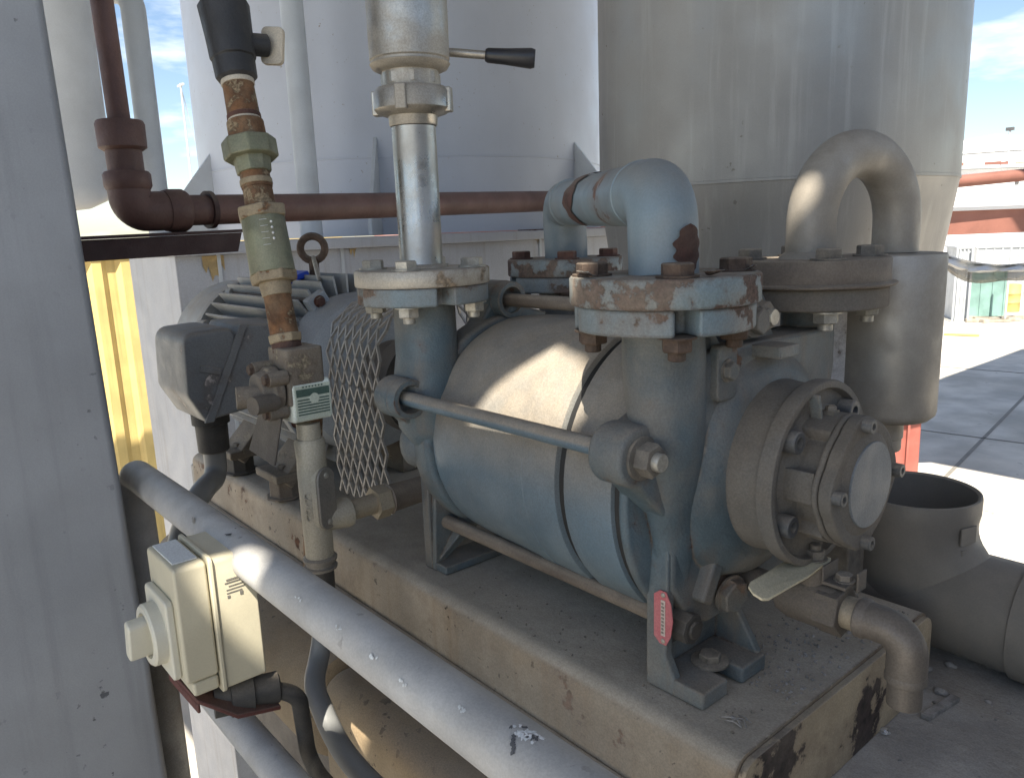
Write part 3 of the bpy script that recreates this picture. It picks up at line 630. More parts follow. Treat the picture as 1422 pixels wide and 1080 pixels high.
# scraped paint blots on the rail
def blot(px, py, L, wd, m, n=9, ang=0.):
    p = Py(px, py, RY); best = None
    d = (RM @ _ray(px, py)).normalized(); q = CAM.copy(); s = .3
    while s < 2:
        q = CAM+d*s
        if math.hypot(q.y-RY, q.z-RZ) < RR+.0004: break
        s += .0005
    th0 = math.atan2(q.z-RZ, q.y-RY); g = MB(); P = []; rg = []
    for i in range(n*2):
        a = 2*math.pi*i/(n*2); k = random.uniform(.45, 1.15); lx = L*math.cos(a)*k; ly = wd*math.sin(a)*k
        x = q.x+lx*math.cos(ang)-ly*math.sin(ang); th = th0+(lx*math.sin(ang)+ly*math.cos(ang))/RR; P.append((x, RY+(RR+.0006)*math.cos(th), RZ+(RR+.0006)*math.sin(th)))
    vs = [g.bm.verts.new(v) for v in P]; c = g.bm.verts.new((q.x, RY+(RR+.0009)*math.cos(th0), RZ+(RR+.0009)*math.sin(th0)))
    for i in range(len(vs)): g.bm.faces.new((vs[i], vs[(i+1) % len(vs)], c))
    g.build('paint_blot', m, t, smooth=80)
for i in range(34):
    u, v = random.gauss(0, .5), random.gauss(0, .5); blot(730+22*u+6*v, 1020+8*u-9*v, random.uniform(.0012, .0048), random.uniform(.0008, .0022), random.choice(('far_white', 'cover_label', 'rail_galvanised', 'far_white', 'far_dark')), 5, random.uniform(-1, 1))
for i in range(6): blot(712+random.uniform(-3, 4), 1022+i*4.5, .0022, .0022, 'far_dark', 5, random.uniform(-1, 1))
blot(268, 722, .010, .003, 'post_galvanised', 7, .5); blot(317, 742, .007, .0022, 'ink_black', 6, -.4)
for px, py in ((415, 832), (519, 910), (470, 870), (560, 948), (640, 985)):
    for i in range(5): blot(px+random.uniform(-5, 5), py+random.uniform(-4, 4), random.uniform(.001, .003), random.uniform(.0008, .0018), 'cover_label', 5, random.uniform(-1, 1))

# ================================================================== THE PUMP
PUMP = thing('vacuum_pump', (-.75, AXY, BZ), 'blue cast iron liquid ring vacuum pump, dusty, bolted to the tan skid', 'pump')
def axl(prof, name, m, parent=PUMP, seg=72, y=AXY, z=AXZ, **k): return MB().lathe((0, y, z), (1, 0, 0), prof, seg).build(name, m, parent, **k)
# casing: two drum sections with a recessed joint
DC = 1.190                                   # the drum sits eccentric, below the shaft axis
axl([(-.945, .150), (-.940, .170), (-.925, .177), (-.88, .181), (-.800, .184), (-.745, .1865), (-.744, .1876), (-.718, .1880), (-.717, .1872), (-.664, .1890), (-.657, .1878), (-.654, .180)], 'casing', 'casing_blue', z=DC)
axl([(-.656, .1815), (-.641, .1815)], 'joint_ring', 'ink_black', z=DC)
axl([(-.643, .180), (-.641, .1872), (-.636, .1890), (-.569, .1895), (-.564, .1885), (-.562, .182)], 'casing', 'casing_blue', z=DC)
axl([(-.563, .1835), (-.5535, .1835)], 'joint_ring', 'ink_black', z=DC)
# rear head (motor side)
RHX, FHX = -.975, -.522
NYF, NYB = .655, .953                        # near and far nozzle axes
def head_mesh(x0, x1, legs):
    pass
g = MB(); g.lathe((0, AXY, DC), (1, 0, 0), [(-1.03, .10), (-1.022, .145), (-1.005, .168), (-.985, .178), (-.948, .180), (-.943, .172)], 72)
for ny, zt in ((NYF, 1.400), (NYB, 1.398)):
    g.lathe((RHX, ny, 1.18), (0, 0, 1), [(0, .030), (.03, .050), (.10, .054), (.14, .0475), (zt-1.18, .0465)], 40)
g.prism([(-1.005, NYF-.02, 1.24), (-.945, NYF-.02, 1.24), (-.945, AXY, 1.385), (-1.005, AXY, 1.385)], (0, .08, -.02))
rear = g.build('rear_head', 'pump_blue', PUMP, bev=.006, smooth=50)
# front head
g = MB(); g.lathe((0, AXY, DC), (1, 0, 0), [(-.556, .180), (-.553, .1895), (-.541, .1905), (-.535, .160)], 72); g.lathe((0, AXY, AXZ), (1, 0, 0), [(-.536, .150), (-.507, .148), (-.492, .138), (-.480, .122), (-.472, .110)], 72)
g.prism([(-.5495, y, z) for y, z in ((.656, 1.092), (.654, 1.235), (.668, 1.325), (.70, 1.345), (.906, 1.345), (.938, 1.325), (.952, 1.235), (.950, 1.092), (.90, 1.045), (.86, 1.03), (.72, 1.03), (.685, 1.05))], (.0425, 0, 0))
for ny, zt, k in ((NYF, 1.398, 1.), (NYB, 1.396, .74)):
    if k == 1.: g.loops([[((xf+xb)/2+(xf-xb)/2*math.cos(2*math.pi*i/44), (yn_+yf_)/2+(yf_-yn_)/2*math.sin(2*math.pi*i/44), z_) for i in range(44)] for z_, xb, xf, yn_, yf_ in ((1.075, -.548, -.5085, .6565, .700), (1.11, -.5485, -.506, .655, .702), (1.15, -.549, -.4995, .648, .704), (1.19, -.549, -.4925, .635, .704), (1.23, -.550, -.4855, .622, .703), (1.27, -.554, -.4795, .612, .7015), (1.31, -.560, -.477, .609, .700), (1.35, -.565, -.477, .609, .700), (zt, -.5665, -.4775, .6105, .6995))])
    else: g.lathe((FHX, ny, 1.215), (0, 0, 1), [(0, .012*k), (.025, .030*k), (.06, .042*k), (.10, .0462*k), (zt-1.215, .0445*k)], 40)
# webs between the nozzles and the disc
g.prism([(-.545, NYF-.01, 1.24), (-.498, NYF-.01, 1.24), (-.498, NYF+.055, 1.392), (-.545, NYF+.055, 1.392)], (0, .03, -.04))
g.prism([(-.547, NYF+.02, 1.20), (-.487, NYF+.02, 1.20), (-.487, NYB, 1.20), (-.547, NYB, 1.20)], (0, 0, .165))
g.prism([(-.54, NYB-.07, 1.30), (-.495, NYB-.07, 1.30), (-.495, NYB, 1.38), (-.54, NYB, 1.38)], (0, .03, -.03))
front = g.build('front_head', 'pump_blue', PUMP, bev=.006, smooth=50)
# rod ears: lobes on the heads round each tie rod end
RODS = [(math.radians(a), r) for a, r in ((167.5, .209), (235, .216), (90.8, .1735), (348, .209))]
def ear(cx0, cx1, ang, r, rad, name='rod_ear'):
    cy, cz = AXY+r*math.cos(ang), AXZ+r*math.sin(ang); P = []; inn = Vector((math.cos(ang), math.sin(ang))); tg = Vector((-inn.y, inn.x)); n = 14
    base = Vector((AXY, AXZ))+inn*(r-.085)
    P.append(base-tg*.085); P.append(Vector((AXY, AXZ))+inn*(r-.038)-tg*.056)
    for i in range(n+1):
        a = ang-math.pi/2-.15+(math.pi+.3)*i/n; P.append(Vector((cy+rad*math.cos(a), cz+rad*math.sin(a))))
    P.append(Vector((AXY, AXZ))+inn*(r-.038)+tg*.056); P.append(base+tg*.085)
    return MB().prism([(cx0, p.x, p.y) for p in P], (cx1-cx0, 0, 0)).build(name, 'pump_blue', PUMP, bev=.006)
for ang, r in RODS:
    low = 3.5 < ang < 4.5
    if not low: ear(-.553, -.506, ang, r, .034); ear(-.998, -.958, ang, r, .031)
    cy, cz = AXY+r*math.cos(ang), AXZ+r*math.sin(ang)
    MB().cyl((-.9585 if not low else -.985, cy, cz), (-.552 if not low else -.52, cy, cz), .0105, seg=20).build('tie_rod', 'casing_blue' if 2 < ang < 3.2 else 'brown_flange', PUMP)
    if low: continue
    # collar rim where the rod enters the rear ear
    u = 14; P = [(cy+.026*math.cos(math.pi*2*i/u), cz+.026*math.sin(math.pi*2*i/u)) for i in range(u)]
    MB().ring((-.958, cy, cz), (1, 0, 0), [(-.001, .019), (-.001, .031), (.018, .029), (.018, .021)], 26).build('rod_collar', 'pump_blue', PUMP)
    MB().lathe((-.5062, cy, cz), (1, 0, 0), [(0, .0235), (.004, .0235), (.0045, .021)], 26).build('washer', 'bolt_dusty', PUMP)
    MB().hexa((-.502, cy, cz), (1, 0, 0), .0185, .0165, .25).build('nut', 'bolt_dusty', PUMP)
    MB().lathe((-.486, cy, cz), (1, 0, 0), [(0, .0100), (.007, .0100), (.0085, .009)], 18).build('rod_end', 'bolt_zinc', PUMP)
# feet: front pair (near one seen in full), rear pair
def leg(x0, sx, near, name='leg'):
    """cast leg: web, two side strips, slotted foot. sx=+1 opens to +x"""
    s = 1 if near else -1; yn = .652 if near else 2*AXY-.652
    def Y(d): return yn+s*d
    g = MB()
    g.prism([(x0+sx*.001, Y(.003), .985), (x0+sx*.016, Y(.003), .985), (x0+sx*.016, Y(.155), .985), (x0+sx*.001, Y(.155), .985)], (0, 0, .15))            # web
    # near strip: flares out towards the foot
    g.prism([(x0, Y(0), 1.235), (x0+sx*.0345, Y(0), 1.235), (x0+sx*.033, Y(0), 1.10), (x0+sx*.030, Y(0), 1.01), (x0+sx*.042, Y(0), BZ+.024), (x0+sx*.042, Y(0), BZ+.0015), (x0, Y(0), BZ+.0015)], (0, s*.014, 0))
    # far rib, sloping
    g.prism([(x0, Y(.118), 1.10), (x0+sx*.022, Y(.118), 1.07), (x0+sx*.075, Y(.118), BZ+.025), (x0+sx*.075, Y(.118), BZ+.0015), (x0, Y(.118), BZ+.0015)], (0, s*.012, 0))
    # foot plate with open slot
    X = lambda d: x0+sx*d
    g.prism([(X(0), Y(.001), BZ+.001), (X(.082), Y(.001), BZ+.001), (X(.082), Y(.050), BZ+.001), (X(.044), Y(.050), BZ+.001), (X(.035), Y(.064), BZ+.001), (X(.044), Y(.078), BZ+.001), (X(.082), Y(.078), BZ+.001), (X(.082), Y(.129), BZ+.001), (X(0), Y(.129), BZ+.001)], (0, 0, .0215))
    return g.build(name, 'pump_blue', PUMP, bev=.004)
lf = leg(-.545, 1, True); MB().bb(-.548, -.531, .955, 1.0, BZ+.001, 1.2).build('leg', 'pump_blue', PUMP, bev=.003)
g = MB()   # rear near leg: tapered gusseted strut
g.prism([(-1.012, .652, BZ+.001), (-.992, .652, BZ+.001), (-.992, .652, 1.20), (-1.012, .652, 1.20)], (0, .02, 0))
g.prism([(-.992, .652, BZ+.001), (-.992, .665, 1.20), (-.992, .76, 1.20), (-.992, .80, 1.05)], (.010, 0, 0))
g.prism([(-1.012, .654, BZ+.001), (-.955, .654, BZ+.001), (-.955, .80, BZ+.001), (-1.012, .80, BZ+.001)], (0, 0, .014))
g.prism([(-.992, .655, BZ+.012), (-.984, .655, BZ+.012), (-.935, .73, 1.08), (-.992, .73, 1.08)], (0, .010, 0))
g.build('leg', 'pump_blue', PUMP, bev=.003)
MB().bb(-1.012, -.96, AXY+.04, AXY+.15, BZ+.001, 1.15).build('leg', 'pump_blue', PUMP, bev=.003)
MB().ball((-1.0, .640, 1.176), .030, (.9, .8, 1.2)).build('casting_boss', 'pump_blue', PUMP)
fp = Vector((-.545+.046, .652+.064, BZ+.0225)); fast('bolt', 'bolt_dusty', PUMP, fp, (0, 0, 1), .0135, 'foot_bolt', .4)
MB().lathe(fp, (0, 0, 1), [(0, .0225), (.0022, .0225), (.003, .020)], 24).build('washer', 'bolt_dusty', PUMP)
py_, pz_ = AXY+.216*math.cos(R_(235)), AXZ+.216*math.sin(R_(235)); MB().lathe((-.5288, py_, pz_), (1, 0, 0), [(0, .0265), (.005, .0265), (.006, .0255)], 26).build('washer', 'rubber_black', PUMP); MB().lathe((-.523, py_, pz_), (1, 0, 0), [(0, .0195), (.026, .0185), (.028, .0165), (.028, .0105), (.031, .0100)], 8).build('nut', 'rubber_black', PUMP, bev=.0015)
pl = Px(1020, 826, -.49); fast('plug', 'pump_blue', PUMP, (-.497, pl.y, pl.z), (1, -.15, -.1), .021, 'plug')
pl = Px(972, 812, -.51); MB().box((-.505, pl.y, pl.z+.008), (.03, .022, .050), Matrix.Rotation(-.5, 3, 'X')).build('casting_rib', 'pump_blue', PUMP, bev=.005)
# bearing housing on the front head
axl([(-.500, .140), (-.482, .112), (-.474, .1020), (-.450, .0995), (-.4305, .0985)], 'hub', 'pump_dusty')
MB().ring((0, AXY, AXZ), (1, 0, 0), [(-.432, .092), (-.432, .1065), (-.417, .1075), (-.4135, .106), (-.4135, .0985), (-.422, .096), (-.424, .07), (-.432, .07)], 80).build('ring_flange', 'pump_dusty', PUMP, bev=.001)
axl([(-.426, .085), (-.420, .072), (-.412, .060), (-.384, .058)], 'bearing_housing', 'pump_dusty')
for a in (1.85,):
    c = Vector((-.413, AXY+.085*math.cos(a), AXZ+.085*math.sin(a))); MB().box(c, (.014, .030, .004), Matrix.Rotation(a, 3, 'X')).build('stiffening_rib', 'pump_blue', PUMP, bev=.0015)
# bosses for the four long screws of the bearing bracket
SCR = [Px(1097, 600, -.405), Px(1098, 740, -.405), Px(1178, 566, -.415)]
for p in SCR:
    d = Vector((0, p.y-AXY, p.z-AXZ)); rr = min(d.length, .084); d.normalize(); c = Vector((-.4225, AXY, AXZ))+d*rr
    fast('cap_screw', 'cap_screw', PUMP, c, (1, 0, 0), .0125, 'cap_screw'); fast('cap_screw', 'cap_screw', PUMP, Vector((-.4315, c.y, c.z)), (1, 0, 0), .0128, 'cap_screw') if False else None
# lobed bearing cap
CAPS = [Px(1204, 597, -.362), Px(1163, 692, -.362), Px(1202, 744, -.362), Px(1238, 655, -.362)]
def lobed(x0, x1, r, rl, lobes, name, m):
    P = []
    for i in range(120):
        a = 2*math.pi*i/120; k = r
        for la in lobes:
            dd = (a-la+math.pi) % (2*math.pi)-math.pi
            if abs(dd) < .42: k = max(k, r+(rl-r)*(.5+.5*math.cos(dd/.42*math.pi))**.55)
        P.append((x0, AXY+k*math.cos(a), AXZ+k*math.sin(a)))
    return MB().prism(P, (x1-x0, 0, 0)).build(name, m, PUMP, bev=.003, smooth=50)
LA = [math.atan2(p.z-AXZ, p.y-AXY) for p in CAPS]
lobed(-.3868, -.3798, .0715, .0770, LA, 'gasket_flange', 'pump_dusty')
SA = [math.atan2(p.z-AXZ, p.y-AXY) for p in SCR]+[math.atan2(SCR[0].z-AXZ, SCR[0].y-AXY)-2.0+math.pi*2]
PB = []
for i in range(180):
    a = 2*math.pi*i/180; k = .0725
    for la in SA[:3]:
        dd = (a-la+math.pi) % (2*math.pi)-math.pi
        if abs(dd) < .30: k = .0600
        elif abs(dd) < .33: k = min(k, .0600+(abs(dd)-.30)/.03*.0125)
    PB.append((-.4235, AXY+k*math.cos(a), AXZ+k*math.sin(a)))
MB().prism(PB, (.0365, 0, 0)).build('housing_barrel', 'pump_dusty', PUMP, bev=.0015)
lobed(-.3794, -.3645, .0700, .0765, LA, 'bearing_cap', 'pump_dusty')
axl([(-.3650, .0580), (-.3640, .0565), (-.3605, .0490), (-.3600, .0480)], 'cap_step', 'pump_dusty')
axl([(-.3605, .0475), (-.3585, .0475), (-.3579, .0468)], 'end_disc', 'pale_blue_disc')
for a in LA: fast('cap_screw', 'cap_screw', PUMP, (-.3648, AXY+.0675*math.cos(a), AXZ+.0675*math.sin(a)), (1, 0, 0), .0078, 'cap_screw')
p = Px(1152, 565, -.41); g = MB(); g.cyl((-.405, AXY-.005, AXZ+.068), (-.405, AXY-.005, AXZ+.082), .004, seg=10); g.hexa((-.405, AXY-.005, AXZ+.075), (0, 0, 1), .006, .006); g.box((-.405, AXY-.005, AXZ+.0735), (.014, .012, .006)); g.build('grease_nipple', 'bolt_dusty', PUMP)
# small fittings on the front head
p = Px(977, 525, -.479); MB().rbox((-.484, NYF+.055, p.z), (.012, .036, .062), .008, axis=0).build('boss_plate', 'pump_blue', PUMP, bev=.002)
fast('bolt', 'pump_blue', PUMP, (-.478, NYF+.055, p.z+.002), (1, 0, 0), .0105, 'plug')
p = Px(1088, 487, -.46); MB().bb(-.49, -.452, p.y-.020, p.y+.020, p.z-.007, p.z+.007).build('lifting_lug', 'pump_blue', PUMP, bev=.002)
p = Px(1066, 447, -.475); fast('bolt', 'pump_blue', PUMP, (-.492, p.y, p.z), (1, 0, 0), .0155, 'plug'); MB().cyl((-.54, p.y, p.z), (-.49, p.y, p.z), .018).build('plug_boss', 'pump_blue', PUMP)
# red maker's tag riveted to the leg strip
p = Py(921, 858, .650); pts = []; TGX = p.x
for (u, v) in ((-.0135, .026), (-.005, .033), (.004, .033), (.0105, .020), (.0135, 0), (.0105, -.020), (.004, -.033), (-.005, -.033), (-.0135, -.026)): pts.append((TGX+u, .6512, p.z+v))
tg = MB().prism(pts, (0, -.0012, 0)).build('maker_tag', 'tag_red', PUMP, label='faded red oval tag riveted to the leg')
MB().bb(TGX-.003, TGX+.003, .6493, .6499, p.z-.022, p.z+.022).build('tag_band', 'tag_white', tg)
for i in range(9): MB().bb(TGX-.002, TGX+.002-random.uniform(0, .001), .6486, .6492, p.z-.019+i*.0045, p.z-.0167+i*.0045).build('tag_mark', 'conduit_cover', tg)
for s in (-1, 1): fast('rivet', 'bolt_zinc', tg, (TGX, .6499, p.z+s*.0285), (0, -1, 0), .0030, 'rivet')
# pump flanges (lower half of each joint), with open bolt slots
def slot_flange(cx, cy, z0, z1, r, name, m, parent, slots=True, rot=0.):
    P = []; n = 96
    for i in range(n):
        a = 2*math.pi*i/n; k = r
        if slots:
            for q in range(4):
                dd = (a-(rot+math.pi/4+q*math.pi/2)+math.pi) % (2*math.pi)-math.pi
                if abs(dd) < .10: k = r-.030
        P.append((cx+k*math.cos(a), cy+k*math.sin(a), z0))
    return MB().prism(P, (0, 0, z1-z0)).build(name, m, parent, bev=.003)
slot_flange(FHX, NYF, 1.3935, 1.4205, .0945, 'nozzle_flange', 'worn_flange_blue', PUMP, True, .13)
slot_flange(FHX, NYB, 1.390, 1.4170, .0965, 'nozzle_flange', 'pump_dusty', PUMP, False)
slot_flange(RHX, NYF, 1.3995, 1.4260, .0975, 'nozzle_flange', 'worn_flange_blue', PUMP, True, .5)
slot_flange(RHX, NYB, 1.396, 1.4220, .0965, 'nozzle_flange', 'worn_flange_blue', PUMP, True, .4)
axl([(-1.13, .02), (-1.128, .045), (-1.09, .062), (-1.085, .085), (-1.045, .092), (-1.02, .10)], 'rear_bearing', 'brown_flange')
axl([(-1.32, .018), (-1.125, .018)], 'shaft', 'bolt_zinc')

# ================================================================== PIPES ON THE PUMP
def bolts4(parent, cx, cy, ztop, zbot, rb, size, mh, mn, rot=0., which=(0, 1, 2, 3)):
    for q in which:
        a = rot+math.pi/4+q*math.pi/2; x, y = cx+rb*math.cos(a), cy+rb*math.sin(a)
        fast('bolt', mh, parent, (x, y, ztop), (0, 0, 1), size, 'bolt', random.uniform(0, 1)); fast('nut', mn, parent, (x, y, zbot), (0, 0, -1), size*.95, 'nut', random.uniform(0, 1))
# blue crossover pipe
ZC = 1.533
t = thing('crossover_pipe', (FHX, NYF, 1.421), 'pale blue crossover pipe with peeling rusty flanges joining the two pump heads', 'pipe')
MB().lathe((FHX, NYF, 1.4208), (0, 0, 1), [(0, .0985), (.002, .0995), (.027, .0995), (.029, .098)], 80).build('flange', 'peeling_blue', t)
MB().lathe((RHX, NYB, 1.4225), (0, 0, 1), [(0, .0985), (.002, .0995), (.026, .0995), (.028, .098)], 80).build('flange', 'peeling_blue', t)
r_ = .0355; A = Vector((FHX, NYF, 1.448)); Bq = Vector((FHX-.006, NYF+.004, ZC)); Cq = Vector((RHX+.01, NYB-.01, ZC+.008)); D = Vector((RHX+.004, NYB, 1.448)); fl = .062
hd = (Cq-Bq).normalized()
MB().tube([A, Bq, Bq+hd*(fl+.006)], r_+.0012, fl, 44, 16).build('elbow', 'pale_blue', t)
MB().tube([Cq-hd*(fl+.006), Cq, D], r_+.0012, fl, 44, 16).build('elbow', 'pale_blue', t)
MB().cyl(Bq+hd*(fl+.004), Cq-hd*(fl+.004), r_, seg=44).build('straight_run', 'pale_blue', t)
for p in (Bq+hd*(fl+.006), Cq-hd*(fl+.006)): MB().ring(p, hd, [(-.003, r_), (-.0015, r_+.0024), (.0015, r_+.0024), (.003, r_)], 44).build('weld_bead', 'pale_blue', t)
# rusty bare patches where paint has flaked off: thin shells just under the paint edge
def pipe_patch(fn, n, m, name='bare_patch'):
    g = MB(); rows = [[fn(i/(n-1), j/(n-1)) for j in range(n)] for i in range(n)]; g.loops(rows, False, False, closed=False); return g.build(name, m, t, smooth=80)
sdv = hd.cross(Vector((0, 0, 1))).normalized()
if sdv.dot(CAM-Bq) < 0: sdv = -sdv
def patch_run(u, v):
    L = (Cq-Bq).length; a = R_(-75)+R_(200)*v; wd = .060*math.sin(math.pi*v)**.6*(1+.25*math.sin(v*19)+.15*math.sin(v*41)); c = Bq+hd*(L*.57+.016*math.sin(v*5)+(u-.5)*wd)
    return c+(sdv*math.cos(a)+Vector((0, 0, 1))*math.sin(a))*(r_+.0016)
pipe_patch(patch_run, 26, 'dark_rust')
def patch_riser(u, v):
    a = R_(-6)+(u-.5)*1.0*(math.sin(math.pi*v)**.55)*(1+.14*math.sin(v*23)); z = 1.4505+.05*v
    return Vector((FHX-.001, NYF, z))+Vector((math.cos(a), math.sin(a), 0))*(r_+.0021+.0006*v)
pipe_patch(patch_riser, 22, 'dark_rust')
# paint curls on the flange top
for i in range(5):
    a = random.uniform(-2.6, .8); c = Vector((FHX+.078*math.cos(a), NYF+.078*math.sin(a), 1.4505)); P = []
    g = MB(); rows = []
    for k in range(5):
        rows.append([c+Vector((math.cos(a+dd)*(k*.004), math.sin(a+dd)*(k*.004), .0008+.0009*k*k*.35+random.uniform(0, .0006))) for dd in (-.9, -.4, .1, .6)])
    g.loops(rows, False, False, closed=False); o = g.build('paint_curl', 'peeling_blue', t, smooth=80); s = o.modifiers.new('t', 'SOLIDIFY'); s.thickness = .0006
bolts4(t, FHX, NYF, 1.450, 1.3933, .0755, .0168, 'bolt_rust', 'bolt_rust', .06)
bolts4(t, RHX, NYB, 1.4507, 1.3958, .0755, .0160, 'dark_rust', 'bolt_rust', .06)
# stainless suction pipe with union and ball valve
cx, cy = RHX, NYF; zz = lambda py: Py(570, py, cy).z
t = thing('stainless_suction_pipe', (cx, cy, 1.4265), 'polished stainless riser with union nut and lever valve on the pump rear nozzle', 'pipe')
MB().lathe((cx, cy, 1.4263), (0, 0, 1), [(0, .0990), (.002, .1005), (.0215, .1005), (.0235, .0990)], 80).build('flange', 'flange_aluminium', t)
MB().lathe((cx, cy, 1.450), (0, 0, 1), [(0, .0335), (.004, .0325), (.006, .0318), (zz(178)-1.45, .0318)], 48).build('tube', 'stainless_pipe', t)
MB().ring((cx, cy, 1.4502), (0, 0, 1), [(0, .031), (0, .038), (.003, .0365), (.0065, .031)], 48).build('weld_bead', 'stainless_valve', t)
z = zz(177); MB().lathe((cx, cy, z), (0, 0, 1), [(0, .0335), (.002, .0345), (zz(160)-z, .0355)], 48).build('ferrule', 'stainless_valve', t)
z = zz(163); h = zz(122)-z; un = MB().lathe((cx, cy, z), (0, 0, 1), [(0, .038), (.004, .050), (.009, .0545), (h-.008, .0545), (h-.002, .050), (h, .041)], 48).build('union_nut', 'stainless_valve', t)
for i in range(4):
    a = .7+i*math.pi/2; d = Vector((math.cos(a), math.sin(a), 0)); c = Vector((cx, cy, z+h/2))+d*.0525
    MB().box(c, (.012, .016, h-.006), Matrix.Rotation(a, 3, 'Z')).build('spanner_lug', 'stainless_valve', un, bev=.002)
z = zz(124); MB().lathe((cx, cy, z), (0, 0, 1), [(0, .0405), (zz(98)-z, .0405)], 40).build('valve_neck', 'stainless_valve', t, bev=.002)
MB().hexa((cx, cy, zz(119)), (0, 0, 1), .0425, zz(103)-zz(119), .3, 8).build('neck_flats', 'stainless_valve', t)
z = zz(101); MB().lathe((cx, cy, z), (0, 0, 1), [(0, .044), (.004, .053), (.010, .057), (.011, .0545), (.014, .0545), (.016, .0565), (.30, .0580), (.34, .05)], 56).build('valve_body', 'stainless_valve', t)
lv0 = Pd(575, 69, 1.135); lv1 = Pd(674, 77, 1.135); lv2 = Pd(743, 81, 1.135)
ld = (lv2-lv0).normalized(); lv = MB().tube([lv0, lv1+ld*.01], .0062, 0, 16).build('lever', 'stainless_valve', t)
MB().lathe(lv1, ld, [(0, .0085), (.004, .0105), (.03, .0115), ((lv2-lv1).length-.006, .0145), ((lv2-lv1).length, .0125)], 24).build('lever_grip', 'black_knob', lv)
bolts4(t, cx, cy, 1.4500, 1.3993, .0765, .0165, 'bolt_zinc', 'bolt_zinc', -.10)
# stainless discharge bend and separator
t = thing('discharge_separator', (FHX, NYB, 1.4175), 'dull stainless U-bend feeding a small cylindrical separator beside the pump', 'separator')
MB().lathe((FHX, NYB, 1.4172), (0, 0, 1), [(0, .1035), (.0015, .1055), (.0035, .1055), (.005, .0985), (.0055, .0975), (.032, .0975), (.034, .096)], 80).build('flange', 'brown_flange', t)
SX, SY = -.487, 1.120
A = Vector((FHX, NYB, 1.451)); Bq = Vector((SX, SY, 1.451)); mid = (A+Bq)/2; hd = (Bq-A).normalized(); rr = (Bq-A).length/2; P = [A]
for i in range(25):
    a = math.pi-math.pi*i/24; P.append(Vector((mid.x, mid.y, 1.492))+hd*rr*math.cos(a)+Vector((0, 0, 1))*rr*1.06*math.sin(a))
P.append(Bq); MB().tube(P, .0305, 0, 40).build('u_bend', 'stainless_dull', t)
MB().ring((A.x, A.y, 1.4512), (0, 0, 1), [(0, .029), (0, .039), (.003, .037), (.008, .0305)], 40).build('weld_bead', 'stainless_dull', t)
zb = Py(1243, 582, SY).z
MB().lathe((SX, SY, zb), (0, 0, 1), [(0, .036), (.003, .058), (.010, .0655), (.016, .0668), (1.450-zb-.003, .0668), (1.450-zb-.001, .0655), (1.450-zb, .055)], 64).build('separator_body', 'stainless_dull', t)
z0 = Py(1247, 627, SY).z; MB().lathe((SX, SY, z0), (0, 0, 1), [(0, .0225), (.003, .0245), (.018, .0245), (.020, .0262), (zb-z0+.004, .0262)], 40).build('outlet', 'stainless_dull', t)
bolts4(t, FHX, NYB, 1.4515, 1.3898, .0755, .0165, 'bolt_dusty', 'bolt_zinc', .0)
# peeled board strip standing between pump and separator
p = Py(1158, 480, 1.055); b = MB(); b.box((p.x, 1.055, 1.26), (.034, .010, .30), Matrix.Rotation(.86, 3, 'Z')); b.bm.verts.ensure_lookup_table()
tag(b.build('board_strip', 'peeled_board', bev=.001), 'narrow upright strip with peeling whitish paint between pump and separator', 'strip')
b = MB(); b.bb(p.x-.05, p.x+.05, 1.03, 1.08, BZ+.001, 1.109); tag(b.build('strip_stand', 'bolt_dusty', bev=.004), 'dusty low block under the peeling upright strip', 'block')

# drain valve with yellow lever
YV = .80; a0 = Py(1075, 805, YV); t = thing('drain_valve', a0, 'dusty steel ball valve with faded yellow lever and stainless drain elbow', 'valve')
ZV = Py(1130, 833, YV).z; ax = lambda px: Py(px, 833, YV).x
x0, x1, x2, x3 = -.53, Py(1105, 820, YV).x, Py(1175, 850, YV).x, Py(1205, 862, YV).x
MB().lathe((x0, YV, ZV), (1, 0, 0), [(0, .016), (x1-x0-.018, .016), (x1-x0-.015, .024), (x1-x0, .0285), (x2-x1+x1-x0-.012, .0285), (x2-x0, .024)], 32).build('valve_body', 'valve_dusty', t)
MB().hexa((x2-.026, YV, ZV), (1, 0, 0), .031, .026, .26, 6, .06).build('body_hex', 'valve_dusty', t)
MB().cyl((x2, YV, ZV), (x3-.004, YV, ZV), .0185).build('nipple', 'brass_nipple', t)
sx = x1+.022; MB().cyl((sx, YV, ZV+.02), (sx, YV, ZV+.047), .0165).build('stem', 'valve_dusty', t)
LZ = ZV+.0485
lvp = [(sx-.016, YV+.015), (sx+.012, YV+.015), (sx+.016, YV+.004), (sx+.014, YV-.012), (sx+.009, YV-.030), (sx+.008, YV-.110), (sx+.005, YV-.118), (sx-.004, YV-.121), (sx-.012, YV-.118), (sx-.015, YV-.110), (sx-.016, YV-.030), (sx-.018, YV-.010)]
g = MB()
def lz(y): dd = YV-y; return LZ-(.0 if dd < .012 else min(1, (dd-.012)/.02)*.004)
g.loops([[(x, y, lz(y)-(x-sx)*.5*min(1, max(0, (YV-y-.012)/.02))) for x, y in lvp], [(x, y, lz(y)+.0035-(x-sx)*.5*min(1, max(0, (YV-y-.012)/.02))) for x, y in lvp]])
lv = g.build('lever', 'lever_yellow', t, bev=.0012)
fast('nut', 'bolt_dusty', t, (sx, YV, LZ+.004), (0, 0, 1), .0115, 'stem_nut')
MB().box((sx+.030, YV+.004, ZV+.0325), (.028, .036, .004)).build('stop_plate', 'valve_dusty', t, bev=.001)
MB().bb(sx+.016, sx+.0185, YV-.014, YV+.020, ZV+.0345, ZV+.052).build('stop_tab', 'valve_dusty', t, bev=.0008)
